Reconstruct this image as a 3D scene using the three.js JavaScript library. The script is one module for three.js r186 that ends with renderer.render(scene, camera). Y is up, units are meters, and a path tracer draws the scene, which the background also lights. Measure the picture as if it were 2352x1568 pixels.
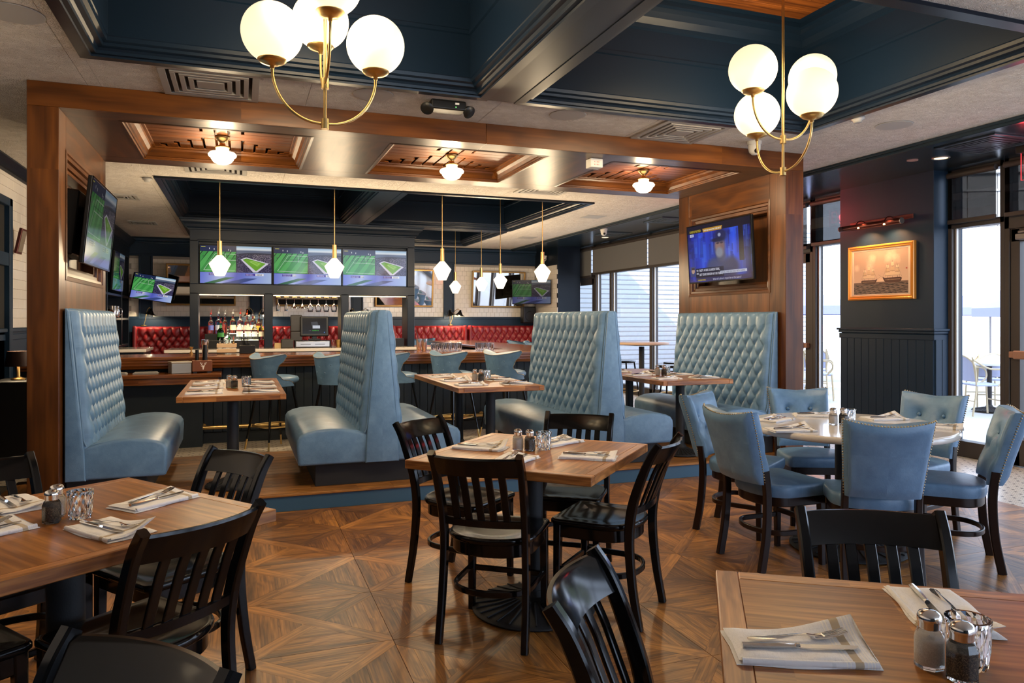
import * as THREE from 'three';
import { mergeGeometries, toCreasedNormals } from 'three/addons/utils/BufferGeometryUtils.js';
import { RoundedBoxGeometry } from 'three/addons/geometries/RoundedBoxGeometry.js';
import { RectAreaLightUniformsLib } from 'three/addons/lights/RectAreaLightUniformsLib.js';

// ---------------------------------------------------------------- camera, sky, sun, exposure
const scene = new THREE.Scene();
const renderer = new THREE.WebGLRenderer({ antialias: true });
renderer.toneMapping = THREE.LinearToneMapping;
renderer.toneMappingExposure = 1.0;
renderer.shadowMap.enabled = true;
RectAreaLightUniformsLib.init();
const camera = new THREE.PerspectiveCamera(2 * Math.atan(784 / 1700) * 180 / Math.PI, 1.5, 0.1, 200);
camera.position.set(0, 1.4, 0);
camera.rotation.y = -20.1 * Math.PI / 180;
camera.setViewOffset(2352, 1568, 0, 49, 2352, 1568);       // rising front: the horizon lies above the middle
scene.background = new THREE.Color().setRGB(3.1, 3.8, 5.0);
const sun = new THREE.DirectionalLight(new THREE.Color(1, 0.94, 0.84), 7);
sun.position.set(-9, 16, 7); sun.target.position.set(8, 0, -6);
sun.castShadow = true; sun.shadow.mapSize.set(4096, 4096);
Object.assign(sun.shadow.camera, { left: -24, right: 24, top: 24, bottom: -24, near: 1, far: 70 });
scene.add(sun, sun.target);

// ---------------------------------------------------------------- helpers
const V = (x, y, z) => new THREE.Vector3(x, y, z);
const PI = Math.PI, sin = Math.sin, cos = Math.cos, lerp = THREE.MathUtils.lerp, clamp = THREE.MathUtils.clamp;
function rng(seed) { let s = seed | 0; return () => { s = (s + 0x6d2b79f5) | 0; let t = Math.imul(s ^ (s >>> 15), 1 | s); t = (t + Math.imul(t ^ (t >>> 7), 61 | t)) ^ t; return ((t ^ (t >>> 14)) >>> 0) / 4294967296; }; }
const taken = new Map();
function numbered(name) { const n = taken.get(name) ?? 0; taken.set(name, n + 1); return n ? name + '_' + String(n).padStart(3, '0') : name; }
function mesh(name, geo, mat, parent) {
  const m = new THREE.Mesh(geo, mat); m.name = name; m.castShadow = true; m.receiveShadow = true;
  if (parent) parent.add(m); return m;
}
function tag(o, label, category, group) { o.userData.label = label; if (category) o.userData.category = category; if (group) o.userData.group = group; return o; }
function thing(name, label, category, [x, y, z] = [0, 0, 0], turn = 0, group) {
  const o = new THREE.Group(); o.name = numbered(name); o.position.set(x, y, z); o.rotation.y = turn; scene.add(o);
  return tag(o, label, category, group);
}
function single(name, geo, mat, label, category, group, pos, turn) {
  const m = mesh(numbered(name), geo, mat, scene); if (pos) m.position.set(...pos); if (turn) m.rotation.y = turn;
  return tag(m, label, category, group);
}
function copyOf(root, pos, turn, label, group) {
  const r = root.clone(); r.name = numbered(root.name.replace(/_\d{3}$/, '')); r.userData = { ...root.userData }; scene.add(r);
  r.position.set(...pos); r.rotation.set(0, turn, 0); if (label) r.userData.label = label; if (group) r.userData.group = group; return r;
}
function struct(name, label) { const o = new THREE.Group(); o.name = name; o.userData.kind = 'structure'; if (label) o.userData.label = label; scene.add(o); return o; }
const stuff = (m) => { m.userData.kind = 'stuff'; return m; };

function clean(g) {
  g = g.index ? g.toNonIndexed() : g;
  for (const k of Object.keys(g.attributes)) if (!['position', 'normal', 'uv'].includes(k)) g.deleteAttribute(k);
  if (!g.attributes.normal) g.computeVertexNormals();
  if (!g.attributes.uv) g.setAttribute('uv', new THREE.BufferAttribute(new Float32Array(g.attributes.position.count * 2), 2));
  g.morphAttributes = {}; g.clearGroups?.(); return g;
}
const merge = (...list) => { const l = list.flat().map(clean); return l.length === 1 ? l[0] : mergeGeometries(l); };
// uv in metres: u along the grain axis (0 x, 1 y, 2 z)
function uvm(g, axis = 0, ou = 0, ov = 0) {
  g = clean(g); const p = g.attributes.position, n = g.attributes.normal, uv = new Float32Array(p.count * 2);
  const others = [0, 1, 2].filter((i) => i !== axis);
  for (let i = 0; i < p.count; i++) {
    const P = [p.getX(i), p.getY(i), p.getZ(i)], N = [n.getX(i), n.getY(i), n.getZ(i)].map(Math.abs);
    if (N[axis] > 0.75) { uv[2 * i] = P[others[0]] + ou; uv[2 * i + 1] = P[others[1]] + ov; }
    else { const o = N[others[0]] > N[others[1]] ? others[1] : others[0]; uv[2 * i] = P[axis] + ou; uv[2 * i + 1] = P[o] + ov; }
  }
  g.setAttribute('uv', new THREE.BufferAttribute(uv, 2)); return g;
}
const at = (g, x, y, z) => g.translate(x, y, z);
// box with chamfered edges, 44 triangles
function cbox(w, h, d, c = 0.003) {
  c = Math.min(c, w / 2.01, h / 2.01, d / 2.01);
  const X = w / 2, Y = h / 2, Z = d / 2, tri = [];
  const P = (sx, sy, sz, a) => [sx * (a === 0 ? X : X - c), sy * (a === 1 ? Y : Y - c), sz * (a === 2 ? Z : Z - c)];
  const quad = (a, b, c2, d2) => { const u = [0, 1, 2].map((i) => b[i] - a[i]), v = [0, 1, 2].map((i) => d2[i] - a[i]);
    const n = [u[1] * v[2] - u[2] * v[1], u[2] * v[0] - u[0] * v[2], u[0] * v[1] - u[1] * v[0]], m = [0, 1, 2].map((i) => a[i] + c2[i]);
    if (n[0] * m[0] + n[1] * m[1] + n[2] * m[2] < 0) tri.push(a, c2, b, a, d2, c2); else tri.push(a, b, c2, a, c2, d2); };
  for (const s of [-1, 1]) {
    quad(P(s, -1, -1, 0), P(s, 1, -1, 0), P(s, 1, 1, 0), P(s, -1, 1, 0));
    quad(P(-1, s, -1, 1), P(1, s, -1, 1), P(1, s, 1, 1), P(-1, s, 1, 1));
    quad(P(-1, -1, s, 2), P(1, -1, s, 2), P(1, 1, s, 2), P(-1, 1, s, 2));
    for (const t of [-1, 1]) {
      quad(P(s, t, -1, 0), P(s, t, 1, 0), P(s, t, 1, 1), P(s, t, -1, 1));
      quad(P(s, -1, t, 0), P(s, 1, t, 0), P(s, 1, t, 2), P(s, -1, t, 2));
      quad(P(-1, s, t, 1), P(1, s, t, 1), P(1, s, t, 2), P(-1, s, t, 2));
      for (const r of [-1, 1]) { const a = P(r, s, t, 0), b = P(r, s, t, 1), e = P(r, s, t, 2); const u = [0, 1, 2].map((i) => b[i] - a[i]), v = [0, 1, 2].map((i) => e[i] - a[i]);
        const n = [u[1] * v[2] - u[2] * v[1], u[2] * v[0] - u[0] * v[2], u[0] * v[1] - u[1] * v[0]]; if (n[0] * r + n[1] * s + n[2] * t < 0) tri.push(a, e, b); else tri.push(a, b, e); }
    }
  }
  const g = new THREE.BufferGeometry(); g.setAttribute('position', new THREE.BufferAttribute(new Float32Array(tri.flat()), 3)); g.computeVertexNormals(); return clean(g);
}
// box from min to max corner
const bb = (x0, x1, y0, y1, z0, z1, c = 0.003) => at(cbox(Math.abs(x1 - x0), Math.abs(y1 - y0), Math.abs(z1 - z0), c), (x0 + x1) / 2, (y0 + y1) / 2, (z0 + z1) / 2);
const rbox = (w, h, d, r, seg = 3) => new RoundedBoxGeometry(w, h, d, seg, r);
const cyl = (r0, r1, h, n = 24) => new THREE.CylinderGeometry(r1, r0, h, n);       // r0 below, r1 above
const tube = (pts, r, seg = 24, n = 8, closed = false) => new THREE.TubeGeometry(new THREE.CatmullRomCurve3(pts, closed, 'centripetal'), seg, r, n, closed);
const lathe = (pts, n = 32) => new THREE.LatheGeometry(pts.map(([x, y]) => new THREE.Vector2(x, y)), n);
// surface through rings of points; crease angle keeps edges sharp
function loft(rings, { caps = true, closed = true, crease = 0.6 } = {}) {
  const n = rings[0].length, pos = [], idx = [];
  for (const r of rings) for (const p of r) pos.push(p.x, p.y, p.z);
  const m = closed ? n : n - 1;
  for (let i = 0; i + 1 < rings.length; i++) for (let j = 0; j < m; j++) { const a = i * n + j, b = i * n + (j + 1) % n, c = a + n, d = b + n; idx.push(a, b, d, a, d, c); }
  if (caps) for (const [k, flip] of [[0, true], [rings.length - 1, false]]) {
    const c = rings[k].reduce((s, p) => s.add(p), V(0, 0, 0)).multiplyScalar(1 / n), ci = pos.length / 3; pos.push(c.x, c.y, c.z);
    for (let j = 0; j < n; j++) { const a = k * n + j, b = k * n + (j + 1) % n; if (flip) idx.push(ci, b, a); else idx.push(ci, a, b); }
  }
  let g = new THREE.BufferGeometry(); g.setAttribute('position', new THREE.BufferAttribute(new Float32Array(pos), 3)); g.setIndex(idx);
  g = toCreasedNormals(g, crease); return clean(g);
}
// sweep of a rectangle (w across, h along `up`) through points, with rounded corners
function sweep(pts, w, h, { up = V(0, 1, 0), seg = 24, c = 0.25, closed = false, crease = 0.6, straight = false } = {}) {
  const curve = straight ? null : new THREE.CatmullRomCurve3(pts, closed, 'centripetal'), N = straight ? pts.length - 1 : seg, rings = [];
  for (let i = 0; i <= N; i++) {
    const t = i / N, p = straight ? pts[i] : curve.getPoint(t), T = straight ? pts[Math.min(i + 1, N)].clone().sub(pts[Math.max(i - 1, 0)]).normalize() : curve.getTangent(t);
    const W = typeof w === 'function' ? w(t) : w, Hh = typeof h === 'function' ? h(t) : h, k = Math.min(W, Hh) * c;
    const A = T.clone().cross(up).normalize(), B = A.clone().cross(T).normalize(), r = [];
    for (const [a, b] of [[W / 2 - k, Hh / 2], [-W / 2 + k, Hh / 2], [-W / 2, Hh / 2 - k], [-W / 2, -Hh / 2 + k], [-W / 2 + k, -Hh / 2], [W / 2 - k, -Hh / 2], [W / 2, -Hh / 2 + k], [W / 2, Hh / 2 - k]].reverse())
      r.push(p.clone().addScaledVector(A, a).addScaledVector(B, b));
    rings.push(r);
  }
  return loft(rings, { caps: !closed, crease });
}
function shape(pts) { const s = new THREE.Shape(); pts.forEach(([x, y], i) => (i ? s.lineTo(x, y) : s.moveTo(x, y))); s.closePath(); return s; }
const extrude = (pts, depth, bevel = 0, seg = 2, curve = 12) => new THREE.ExtrudeGeometry(Array.isArray(pts) ? shape(pts) : pts, { depth, bevelEnabled: bevel > 0, bevelSize: bevel, bevelThickness: bevel, bevelOffset: -bevel, bevelSegments: seg, curveSegments: curve, steps: 1 });
// frame of a profile (inset, height) round a rectangle in the xz plane, mitred corners
function ringMould(x0, x1, z0, z1, prof) {
  const t = [];
  for (let i = 0; i + 1 < prof.length; i++) {
    const [d0, y0] = prof[i], [d1, y1] = prof[i + 1];
    const C = (d, y) => [[x0 + d, y, z0 + d], [x1 - d, y, z0 + d], [x1 - d, y, z1 - d], [x0 + d, y, z1 - d]], A = C(d0, y0), B = C(d1, y1);
    for (let k = 0; k < 4; k++) { const l = (k + 1) % 4; t.push(A[k], A[l], B[l], A[k], B[l], B[k]); }
  }
  const g = new THREE.BufferGeometry(); g.setAttribute('position', new THREE.BufferAttribute(new Float32Array(t.flat()), 3)); g.computeVertexNormals(); return clean(g);
}
function turned(g, ax, ang) { return ax === 'x' ? g.rotateX(ang) : ax === 'y' ? g.rotateY(ang) : g.rotateZ(ang); }
const facing = (fx, fz) => Math.atan2(fx, fz);

// ---------------------------------------------------------------- noise and textures
function noise2(seed, P) {
  const r = rng(seed), v = new Float32Array(P * P).map(() => r());
  const s = (t) => t * t * (3 - 2 * t), w = (i) => ((i % P) + P) % P;
  return (x, y) => { const i = Math.floor(x), j = Math.floor(y), a = s(x - i), b = s(y - j);
    return lerp(lerp(v[w(j) * P + w(i)], v[w(j) * P + w(i + 1)], a), lerp(v[w(j + 1) * P + w(i)], v[w(j + 1) * P + w(i + 1)], a), b); };
}
const NZ = noise2(11, 64), NZ2 = noise2(29, 64);
const fbm = (x, y, o = 4, n = NZ) => { let s = 0, a = 0.5, t = 0; for (let i = 0; i < o; i++) { s += a * n(x * (1 << i), y * (1 << i)); t += a; a *= 0.5; } return s / t; };
function tex(w, h, f, srgb = true, rx = 1, ry = 1) {
  const d = new Uint8Array(w * h * 4);
  for (let y = 0; y < h; y++) for (let x = 0; x < w; x++) { const c = f(x / w, y / h, x, y), o = (y * w + x) * 4; for (let k = 0; k < 3; k++) d[o + k] = clamp(Array.isArray(c) ? c[k] : c, 0, 255); d[o + 3] = 255; }
  const t = new THREE.DataTexture(d, w, h); t.wrapS = t.wrapT = THREE.RepeatWrapping; t.magFilter = THREE.LinearFilter; t.minFilter = THREE.LinearMipmapLinearFilter; t.generateMipmaps = true;
  if (srgb) t.colorSpace = THREE.SRGBColorSpace; t.repeat.set(rx, ry); t.needsUpdate = true; return t;
}
function canvasTex(w, h, draw) {
  const c = document.createElement('canvas'); c.width = w; c.height = h; draw(c.getContext('2d'), w, h);
  const t = new THREE.CanvasTexture(c); t.colorSpace = THREE.SRGBColorSpace; t.magFilter = THREE.LinearFilter; return t;
}
const mix3 = (a, b, t) => [lerp(a[0], b[0], t), lerp(a[1], b[1], t), lerp(a[2], b[2], t)];
// wood: grain runs along u; texture covers L x W metres
function wood(dark, light, { L = 2, W = 0.5, rings = 16, streak = 0.5, w = 1024, h = 512, knots = 0, seed = 0 } = {}) {
  return tex(w, h, (u, v) => {
    const warp = fbm(u * 4 + seed, v * 8 + seed, 3) * 1.6 + fbm(u * 8, v * 2 + seed, 2, NZ2) * knots;
    const ring = 0.5 + 0.5 * sin((v * rings + warp) * 2 * PI), fine = fbm(u * 8 + seed * 3, v * 64 * 1, 3, NZ2), big = fbm(u * 2 + 7 + seed, v * 4, 3);
    const t = clamp(0.3 * ring + streak * (fine - 0.5) * 1.6 + (big - 0.5) * 0.9 + 0.32, 0, 1);
    return mix3(dark, light, t);
  }, true, 1 / L, 1 / W);
}
const std = (o) => new THREE.MeshStandardMaterial(o);
const phys = (o) => new THREE.MeshPhysicalMaterial(o);
const rgb = (r, g, b) => new THREE.Color().setRGB(r, g, b);
// ---------------------------------------------------------------- materials
const fineBump = tex(512, 512, (u, v) => 255 * fbm(u * 64, v * 64, 2), false, 2, 2);
const leatherMap = tex(512, 512, (u, v) => { const a = fbm(u * 8, v * 8, 5), b = fbm(u * 32, v * 32, 2, NZ2); return mix3([85, 119, 150], [113, 148, 178], clamp(a * 1.2 - 0.15 + (b - 0.5) * 0.35, 0, 1)); }, true, 1.4, 1.4);
const leatherBump = tex(512, 512, (u, v) => 255 * (0.6 * fbm(u * 64, v * 64, 2) + 0.4 * fbm(u * 16, v * 16, 3)), false, 3, 3);
const popTex = (seed) => { const r = rng(seed), W = 512, f = new Float32Array(W * W).fill(0.2);
  for (let i = 0; i < 15000; i++) { let x = r() * W, y = r() * W, a = r() * 6.283, k = 0.25 + r() * 0.75; const n = 5 + r() * 9 | 0; for (let s = 0; s < n; s++) { const p = ((y | 0) & 511) * W + ((x | 0) & 511); f[p] = k; x += cos(a); y += sin(a); a += (r() - 0.5) * 0.9; } } return f; };
const popF = popTex(5);
const popMap = tex(512, 512, (u, v) => mix3([214, 205, 193], [240, 233, 223], fbm(u * 16, v * 16, 3, NZ2)), true, 1 / 0.8, 1 / 0.8);
const popBump = tex(512, 512, (u, v, x, y) => 255 * popF[y * 512 + x], false, 1 / 0.8, 1 / 0.8);
const tableMap = wood([112, 66, 27], [184, 123, 57], { L: 1.3, W: 0.5, rings: 12, streak: 0.5, seed: 2 });
const edgeMap = wood([114, 66, 29], [194, 130, 66], { L: 0.8, W: 0.25, rings: 7, streak: 0.4, knots: 1.2, seed: 9 });
const portalMap = wood([60, 31, 9], [120, 70, 24], { L: 2.4, W: 1.0, rings: 5, streak: 0.25, knots: 1.0, seed: 4 });
const floorMap = wood([96, 59, 24], [194, 133, 62], { L: 1.1, W: 0.36, rings: 5, streak: 0.55, knots: 2.2, seed: 6 });
const M = {
  blue: phys({ map: leatherMap, roughness: 0.42, bumpMap: leatherBump, bumpScale: 0.0006, clearcoat: 0.25, clearcoatRoughness: 0.35 }),
  red: phys({ color: 0x8c1a22, roughness: 0.4, bumpMap: leatherBump, bumpScale: 0.0006, clearcoat: 0.2, clearcoatRoughness: 0.35 }),
  navy: phys({ color: rgb(0.003, 0.008, 0.0175), roughness: 0.36, specularIntensity: 0.55 }),
  navyWall: phys({ specularIntensity: 0.6, color: rgb(0.0072, 0.0235, 0.05), roughness: 0.45, bumpMap: fineBump, bumpScale: 0.0002 }),
  coffer: phys({ color: rgb(0.003, 0.008, 0.0175), roughness: 0.3, specularIntensity: 0.5 }),
  soffit: std({ color: rgb(0.012, 0.026, 0.04), roughness: 0.22, bumpMap: fineBump, bumpScale: 0.0001 }),
  barFront: std({ color: rgb(0.012, 0.02, 0.028), roughness: 0.4 }),
  portal: phys({ map: portalMap, roughness: 0.32, specularIntensity: 0.6 }),
  table: phys({ map: tableMap, roughness: 0.3, specularIntensity: 0.8 }),
  tableEdge: phys({ map: edgeMap, roughness: 0.34 }),
  barTop: phys({ map: tableMap, color: rgb(0.6, 0.48, 0.45), roughness: 0.24, clearcoat: 0.6, clearcoatRoughness: 0.12 }),
  ceiling: std({ map: popMap, roughness: 0.95, bumpMap: popBump, bumpScale: 0.014 }),
  plank: [1, 0.88, 1.07, 0.8].map((k) => phys({ map: floorMap, color: rgb(k, k * 0.98, k * 0.95), roughness: 0.42, clearcoat: 0.2, clearcoatRoughness: 0.28 })),
  grout: std({ color: rgb(0.05, 0.035, 0.022), roughness: 0.9 }),
  black: phys({ color: rgb(0.005, 0.0045, 0.0045), roughness: 0.14, specularIntensity: 0.65 }),
  blackMatt: std({ color: rgb(0.012, 0.012, 0.013), roughness: 0.65, bumpMap: fineBump, bumpScale: 0.0003 }),
  brownWood: phys({ color: rgb(0.014, 0.006, 0.004), roughness: 0.3, specularIntensity: 0.7 }),
  brass: std({ color: rgb(0.72, 0.5, 0.2), metalness: 1, roughness: 0.28 }),
  nail: std({ color: rgb(0.55, 0.42, 0.24), metalness: 1, roughness: 0.3 }),
  chrome: std({ color: rgb(0.78, 0.76, 0.74), metalness: 1, roughness: 0.12 }),
  steel: std({ color: rgb(0.5, 0.5, 0.5), metalness: 1, roughness: 0.32 }),
  frame: std({ color: rgb(0.04, 0.032, 0.028), roughness: 0.5 }),
  frameLight: std({ color: rgb(0.42, 0.4, 0.38), metalness: 0.6, roughness: 0.4 }),
  whiteTile: phys({ color: rgb(0.72, 0.68, 0.62), roughness: 0.16, clearcoat: 0.3, clearcoatRoughness: 0.1 }),
  tileGrout: std({ color: rgb(0.36, 0.33, 0.3), roughness: 0.9 }),
  white: std({ color: rgb(0.68, 0.66, 0.62), roughness: 0.5 }),
  whiteFix: std({ color: rgb(0.4, 0.39, 0.37), roughness: 0.55 }),
  vent: std({ color: rgb(0.36, 0.345, 0.32), roughness: 0.5 }),
  paintedShade: std({ color: rgb(0.006, 0.006, 0.006), roughness: 0.9 }),  // near-black colour standing in for shade in the left doorway and drawer slots
  stone: phys({ color: rgb(0.7, 0.64, 0.57), roughness: 0.14, clearcoat: 0.4, clearcoatRoughness: 0.06 }),
  pane: phys({ color: 0xffffff, roughness: 0, transmission: 1, thickness: 0, ior: 1.45 }),
  glass: phys({ color: 0xffffff, roughness: 0.02, transmission: 1, thickness: 0.02, ior: 1.5 }),
  mirror: std({ color: rgb(0.8, 0.8, 0.8), metalness: 1, roughness: 0.02 }),
  screenBlack: phys({ color: rgb(0.006, 0.006, 0.007), roughness: 0.12 }),
  plastic: phys({ color: rgb(0.006, 0.006, 0.006), roughness: 0.35, specularIntensity: 0.7 }),
};
const T = (o) => uvm(o, 0);
// ---------------------------------------------------------------- floor
const CEIL = 2.98, XL = -2.19, XW = 6.95, ZB = -15.6, ZP = -5.654, ZPB = -7.46, PLAT = 0.131, XM = 5.5, ZF = 3.2;
const floor = struct('floor', 'wood parquet tile floor with pale mosaic by the windows and the bar');
mesh('slab', uvm(bb(XL - 0.2, XW + 0.12, -0.2, -0.008, ZB - 0.2, ZF + 0.2, 0.001)), M.grout, floor);
const mosaicMap = tex(1024, 1024, (u, v) => {
  // hexagons an inch across, a dark one every third
  const k = 16, s = k * 2 / Math.sqrt(3) * 1; let y = v * 18, row = Math.floor(y), x = u * k + (row % 2) * 0.5, col = Math.floor(x);
  const fx = x - col - 0.5, fy = (y - row - 0.5) * 1.15, d = Math.max(Math.abs(fx), Math.abs(fx) * 0.5 + Math.abs(fy) * 0.72);
  const cc = ((col % k) + k) % k, dark = row % 3 === 0 && (cc + (row % 2 ? 2 : 0)) % 4 === 0;
  const g = d > 0.44 ? 1 : 0, n = fbm(u * 32, v * 32, 2);
  return g ? [150, 138, 122] : dark ? [38, 34, 34] : mix3([196, 186, 170], [222, 213, 198], n);
}, true, 1 / 0.42, 1 / 0.42);
M.mosaic = phys({ map: mosaicMap, roughness: 0.35, clearcoat: 0.15, clearcoatRoughness: 0.2 });
mesh('mosaic_paving', merge(uvm(bb(XM, XW, -0.007, 0, ZB, ZF, 0.001)), uvm(bb(XL, XM, -0.007, 0, ZB, -7.35, 0.001))), M.mosaic, floor);
// parquet tiles 61 cm: an X of planks, the triangles between filled with planks along the edges
const TILE = 0.61, tileParts = [];
{
  const h = TILE / 2 - 0.0012, w = 0.036, g = 0.0003, r2 = Math.SQRT1_2;
  const prism = (pts, ang) => {
    const y0 = -0.008, t = [], n = pts.length, cx = pts.reduce((s, p) => s + p[0], 0) / n, cz = pts.reduce((s, p) => s + p[1], 0) / n;
    let area = 0; pts.forEach((p, i) => { const q = pts[(i + 1) % n]; area += p[0] * q[1] - q[0] * p[1]; }); if (area > 0) pts = pts.slice().reverse();
    const inn = pts.map(([x, z]) => { const dx = cx - x, dz = cz - z, l = Math.hypot(dx, dz); return [x + dx / l * 0.0006, z + dz / l * 0.0006]; });
    for (let i = 1; i + 1 < n; i++) t.push([inn[0][0], 0, inn[0][1]], [inn[i][0], 0, inn[i][1]], [inn[i + 1][0], 0, inn[i + 1][1]]);
    for (let i = 0; i < n; i++) { const a = pts[i], b = pts[(i + 1) % n], c = inn[i], d = inn[(i + 1) % n];
      t.push([c[0], 0, c[1]], [a[0], -0.0006, a[1]], [b[0], -0.0006, b[1]], [c[0], 0, c[1]], [b[0], -0.0006, b[1]], [d[0], 0, d[1]]);
      t.push([a[0], -0.0006, a[1]], [a[0], y0, a[1]], [b[0], y0, b[1]], [a[0], -0.0006, a[1]], [b[0], y0, b[1]], [b[0], -0.0006, b[1]]); }
    const G = new THREE.BufferGeometry(); G.setAttribute('position', new THREE.BufferAttribute(new Float32Array(t.flat()), 3)); G.computeVertexNormals();
    const uv = new Float32Array(t.length * 2), ca = cos(ang), sa = sin(ang); t.forEach((p, i) => { uv[2 * i] = p[0] * ca + p[2] * sa; uv[2 * i + 1] = -p[0] * sa + p[2] * ca; });
    G.setAttribute('uv', new THREE.BufferAttribute(uv, 2)); return G;
  };
  // full diagonal, then the two halves of the other
  const D = (a, b) => [(a - b) * r2, (a + b) * r2], L = h / r2;
  tileParts.push({ g: prism([D(-L + w, -w), D(L - w, -w), [h, h], D(L - w, w), D(-L + w, w), [-h, -h]], PI / 4), t: 0 });
  for (const s of [1, -1]) tileParts.push({ g: prism([D(-w, s * (w + g)), D(w, s * (w + g)), D(w, s * (L - w)), s > 0 ? [-h, h] : [h, -h], D(-w, s * (L - w))], -PI / 4), t: s > 0 ? 2 : 1 });
  const o = w / r2 + g * 2;                                     // where a triangle starts on the centre line
  const rows = [[h - 0.062, h], [h - 0.15, h - 0.0626], [o, h - 0.1506]];
  for (let q = 0; q < 4; q++) rows.forEach(([a, b], k) => {
    const X = (z) => Math.max(z - o, 0.002), pts = [[-X(a), a], [X(a), a], [X(b), b], [-X(b), b]].map(([x, z]) => { const c = [1, 0, -1, 0][q], s = [0, 1, 0, -1][q]; return [x * c - z * s, x * s + z * c]; });
    tileParts.push({ g: prism(pts, q % 2 ? PI / 2 : 0), t: (q * 2 + k * 3 + (q >> 1)) % 4 });
  });
}
const tileVariants = [0, 1, 2].map((v) => {
  const r = rng(40 + v), tones = tileParts.map((p) => (p.t + (r() * 3 | 0)) % 4);
  const gs = tileParts.map((p) => { const g = p.g.clone(), uv = g.attributes.uv, du = r() * 0.9, dv = r() * 0.3; for (let i = 0; i < uv.count; i++) uv.setXY(i, uv.getX(i) + du, uv.getY(i) + dv); return g; });
  const order = [0, 1, 2, 3].map((k) => gs.filter((_, i) => tones[i] === k)), flat = order.flat(), all = mergeGeometries(flat);
  let s = 0; order.forEach((l, k) => { const n = l.reduce((a, g) => a + g.attributes.position.count, 0); if (n) all.addGroup(s, n, k); s += n; });
  return { gs, tones, all };
});
{
  const r = rng(77), spots = [];
  for (let i = -5; i < 9; i++) for (let j = -7; j < 8; j++) {
    const x = 0.626 + (i + 0.5) * TILE, z = -3.835 + (j + 0.5) * TILE;
    if (x < XL + 0.1 || x > XM + 0.2 || z > 0.6) continue;
    if (z < ZP - 0.15 && x > -1.5 && x < 5.1) continue;
    if (z < -7.3) continue;
    spots.push([x, z, r() * 3 | 0, (r() * 4 | 0) * PI / 2, Math.hypot(x - 1.2, z + 3.1)]);
  }
  spots.sort((a, b) => a[4] - b[4]);
  spots.forEach(([x, z, v, a], n) => {
    const T0 = tileVariants[v];
    if (n < 20) { const g = new THREE.Group(); g.name = 'floor_tile'; g.position.set(x, 0, z); g.rotation.y = a; floor.add(g); T0.gs.forEach((q, k) => mesh('plank', q, M.plank[T0.tones[k]], g)); }
    else { const m = mesh('floor_tile', T0.all, M.plank, floor); m.position.set(x, 0, z); m.rotation.y = a; }
  });
}
// raised platform of the booths
const plat = struct('platform', 'raised wood platform with blue riser under the booths');
mesh('riser', bb(-1.3, 4.99, 0.0, PLAT - 0.022, ZP, -7.5, 0.002), std({ color: rgb(0.04, 0.11, 0.185), roughness: 0.45 }), plat);
mesh('nosing', uvm(bb(-1.3, 4.99, PLAT - 0.022, PLAT - 0.002, ZP - 0.012, ZP + 0.012, 0.004)), M.plank[1], plat);
{ const r = rng(9); for (let k = 0; k < 15; k++) { const z0 = ZP - 0.014 - k * 0.1225; let x = -1.3, n = 0; while (x < 4.98) { const L = Math.min(k % 2 && !n ? 0.6 : 1.2, 4.99 - x); mesh('plank', uvm(bb(x + 0.001, x + L - 0.001, PLAT - 0.02, PLAT, z0 - 0.1215, z0, 0.0015), 0, r() * 3, r() * 3), M.plank[r() * 4 | 0], plat); x += L; n++; } } }

// ---------------------------------------------------------------- ceiling, coffers
const ceiling = struct('ceiling', 'textured off-white acoustic panel ceiling');
const CX0 = -0.886, CX1 = 4.44, BX0 = 1.63, BX1 = 1.86, CN = -5.0, CN1 = -2.75, CF0 = -8.95, CFM = -12.35, CF1 = -15.0, SOF = 5.69;
const HOLES = [[-0.19, -5.335, 0.61], [3.46, -5.345, 0.61], [-0.25, -8.25, 0.61], [3.45, -8.25, 0.61], [-1.45, -10.57, 0.42], [-1.5, -13.3, 0.42], [6.16, -4.68, 0.58], [6.25, -9.98, 0.58], [6.3, -11.9, 0.5]].map(([x, z, w]) => [x - w / 2 + 0.03, x + w / 2 - 0.03, z - w / 2 + 0.03, z + w / 2 - 0.03]);
// a flat slab with the vent openings cut out of it
function pierced(x0, x1, y0, y1, z0, z1, c) {
  let rects = [[x0, x1, z0, z1]];
  for (const [a, b, d, e] of HOLES) rects = rects.flatMap(([p, q, r, s]) => {
    if (a >= q || b <= p || d >= s || e <= r) return [[p, q, r, s]];
    const out = [], A = Math.max(a, p), B = Math.min(b, q), D = Math.max(d, r), E = Math.min(e, s);
    if (A > p) out.push([p, A, r, s]); if (B < q) out.push([B, q, r, s]); if (D > r) out.push([A, B, r, D]); if (E < s) out.push([A, B, E, s]); return out;
  });
  return rects.length ? merge(rects.map(([p, q, r, s]) => bb(p, q, y0, y1, r, s, rects.length > 1 ? 0.0002 : c))) : null;
}
function panels(x0, x1, z0, z1, step = 1.22) {
  for (let x = x0; x < x1 - 0.01; x += step) for (let z = z0; z < z1 - 0.01; z += step) { const g = pierced(x + 0.0012, Math.min(x + step, x1) - 0.0012, CEIL, CEIL + 0.03, z + 0.0012, Math.min(z + step, z1) - 0.0012, 0.002); if (g) mesh('ceiling_panel', uvm(g), M.ceiling, ceiling); }
}
panels(XL, CX0, ZB, ZF); panels(CX1, SOF, ZB, ZF); panels(CX0, CX1, CF0, CN, 1.33); panels(CX0, CX1, ZB, CF1); panels(CX0, CX1, CN1, ZF);
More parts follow.
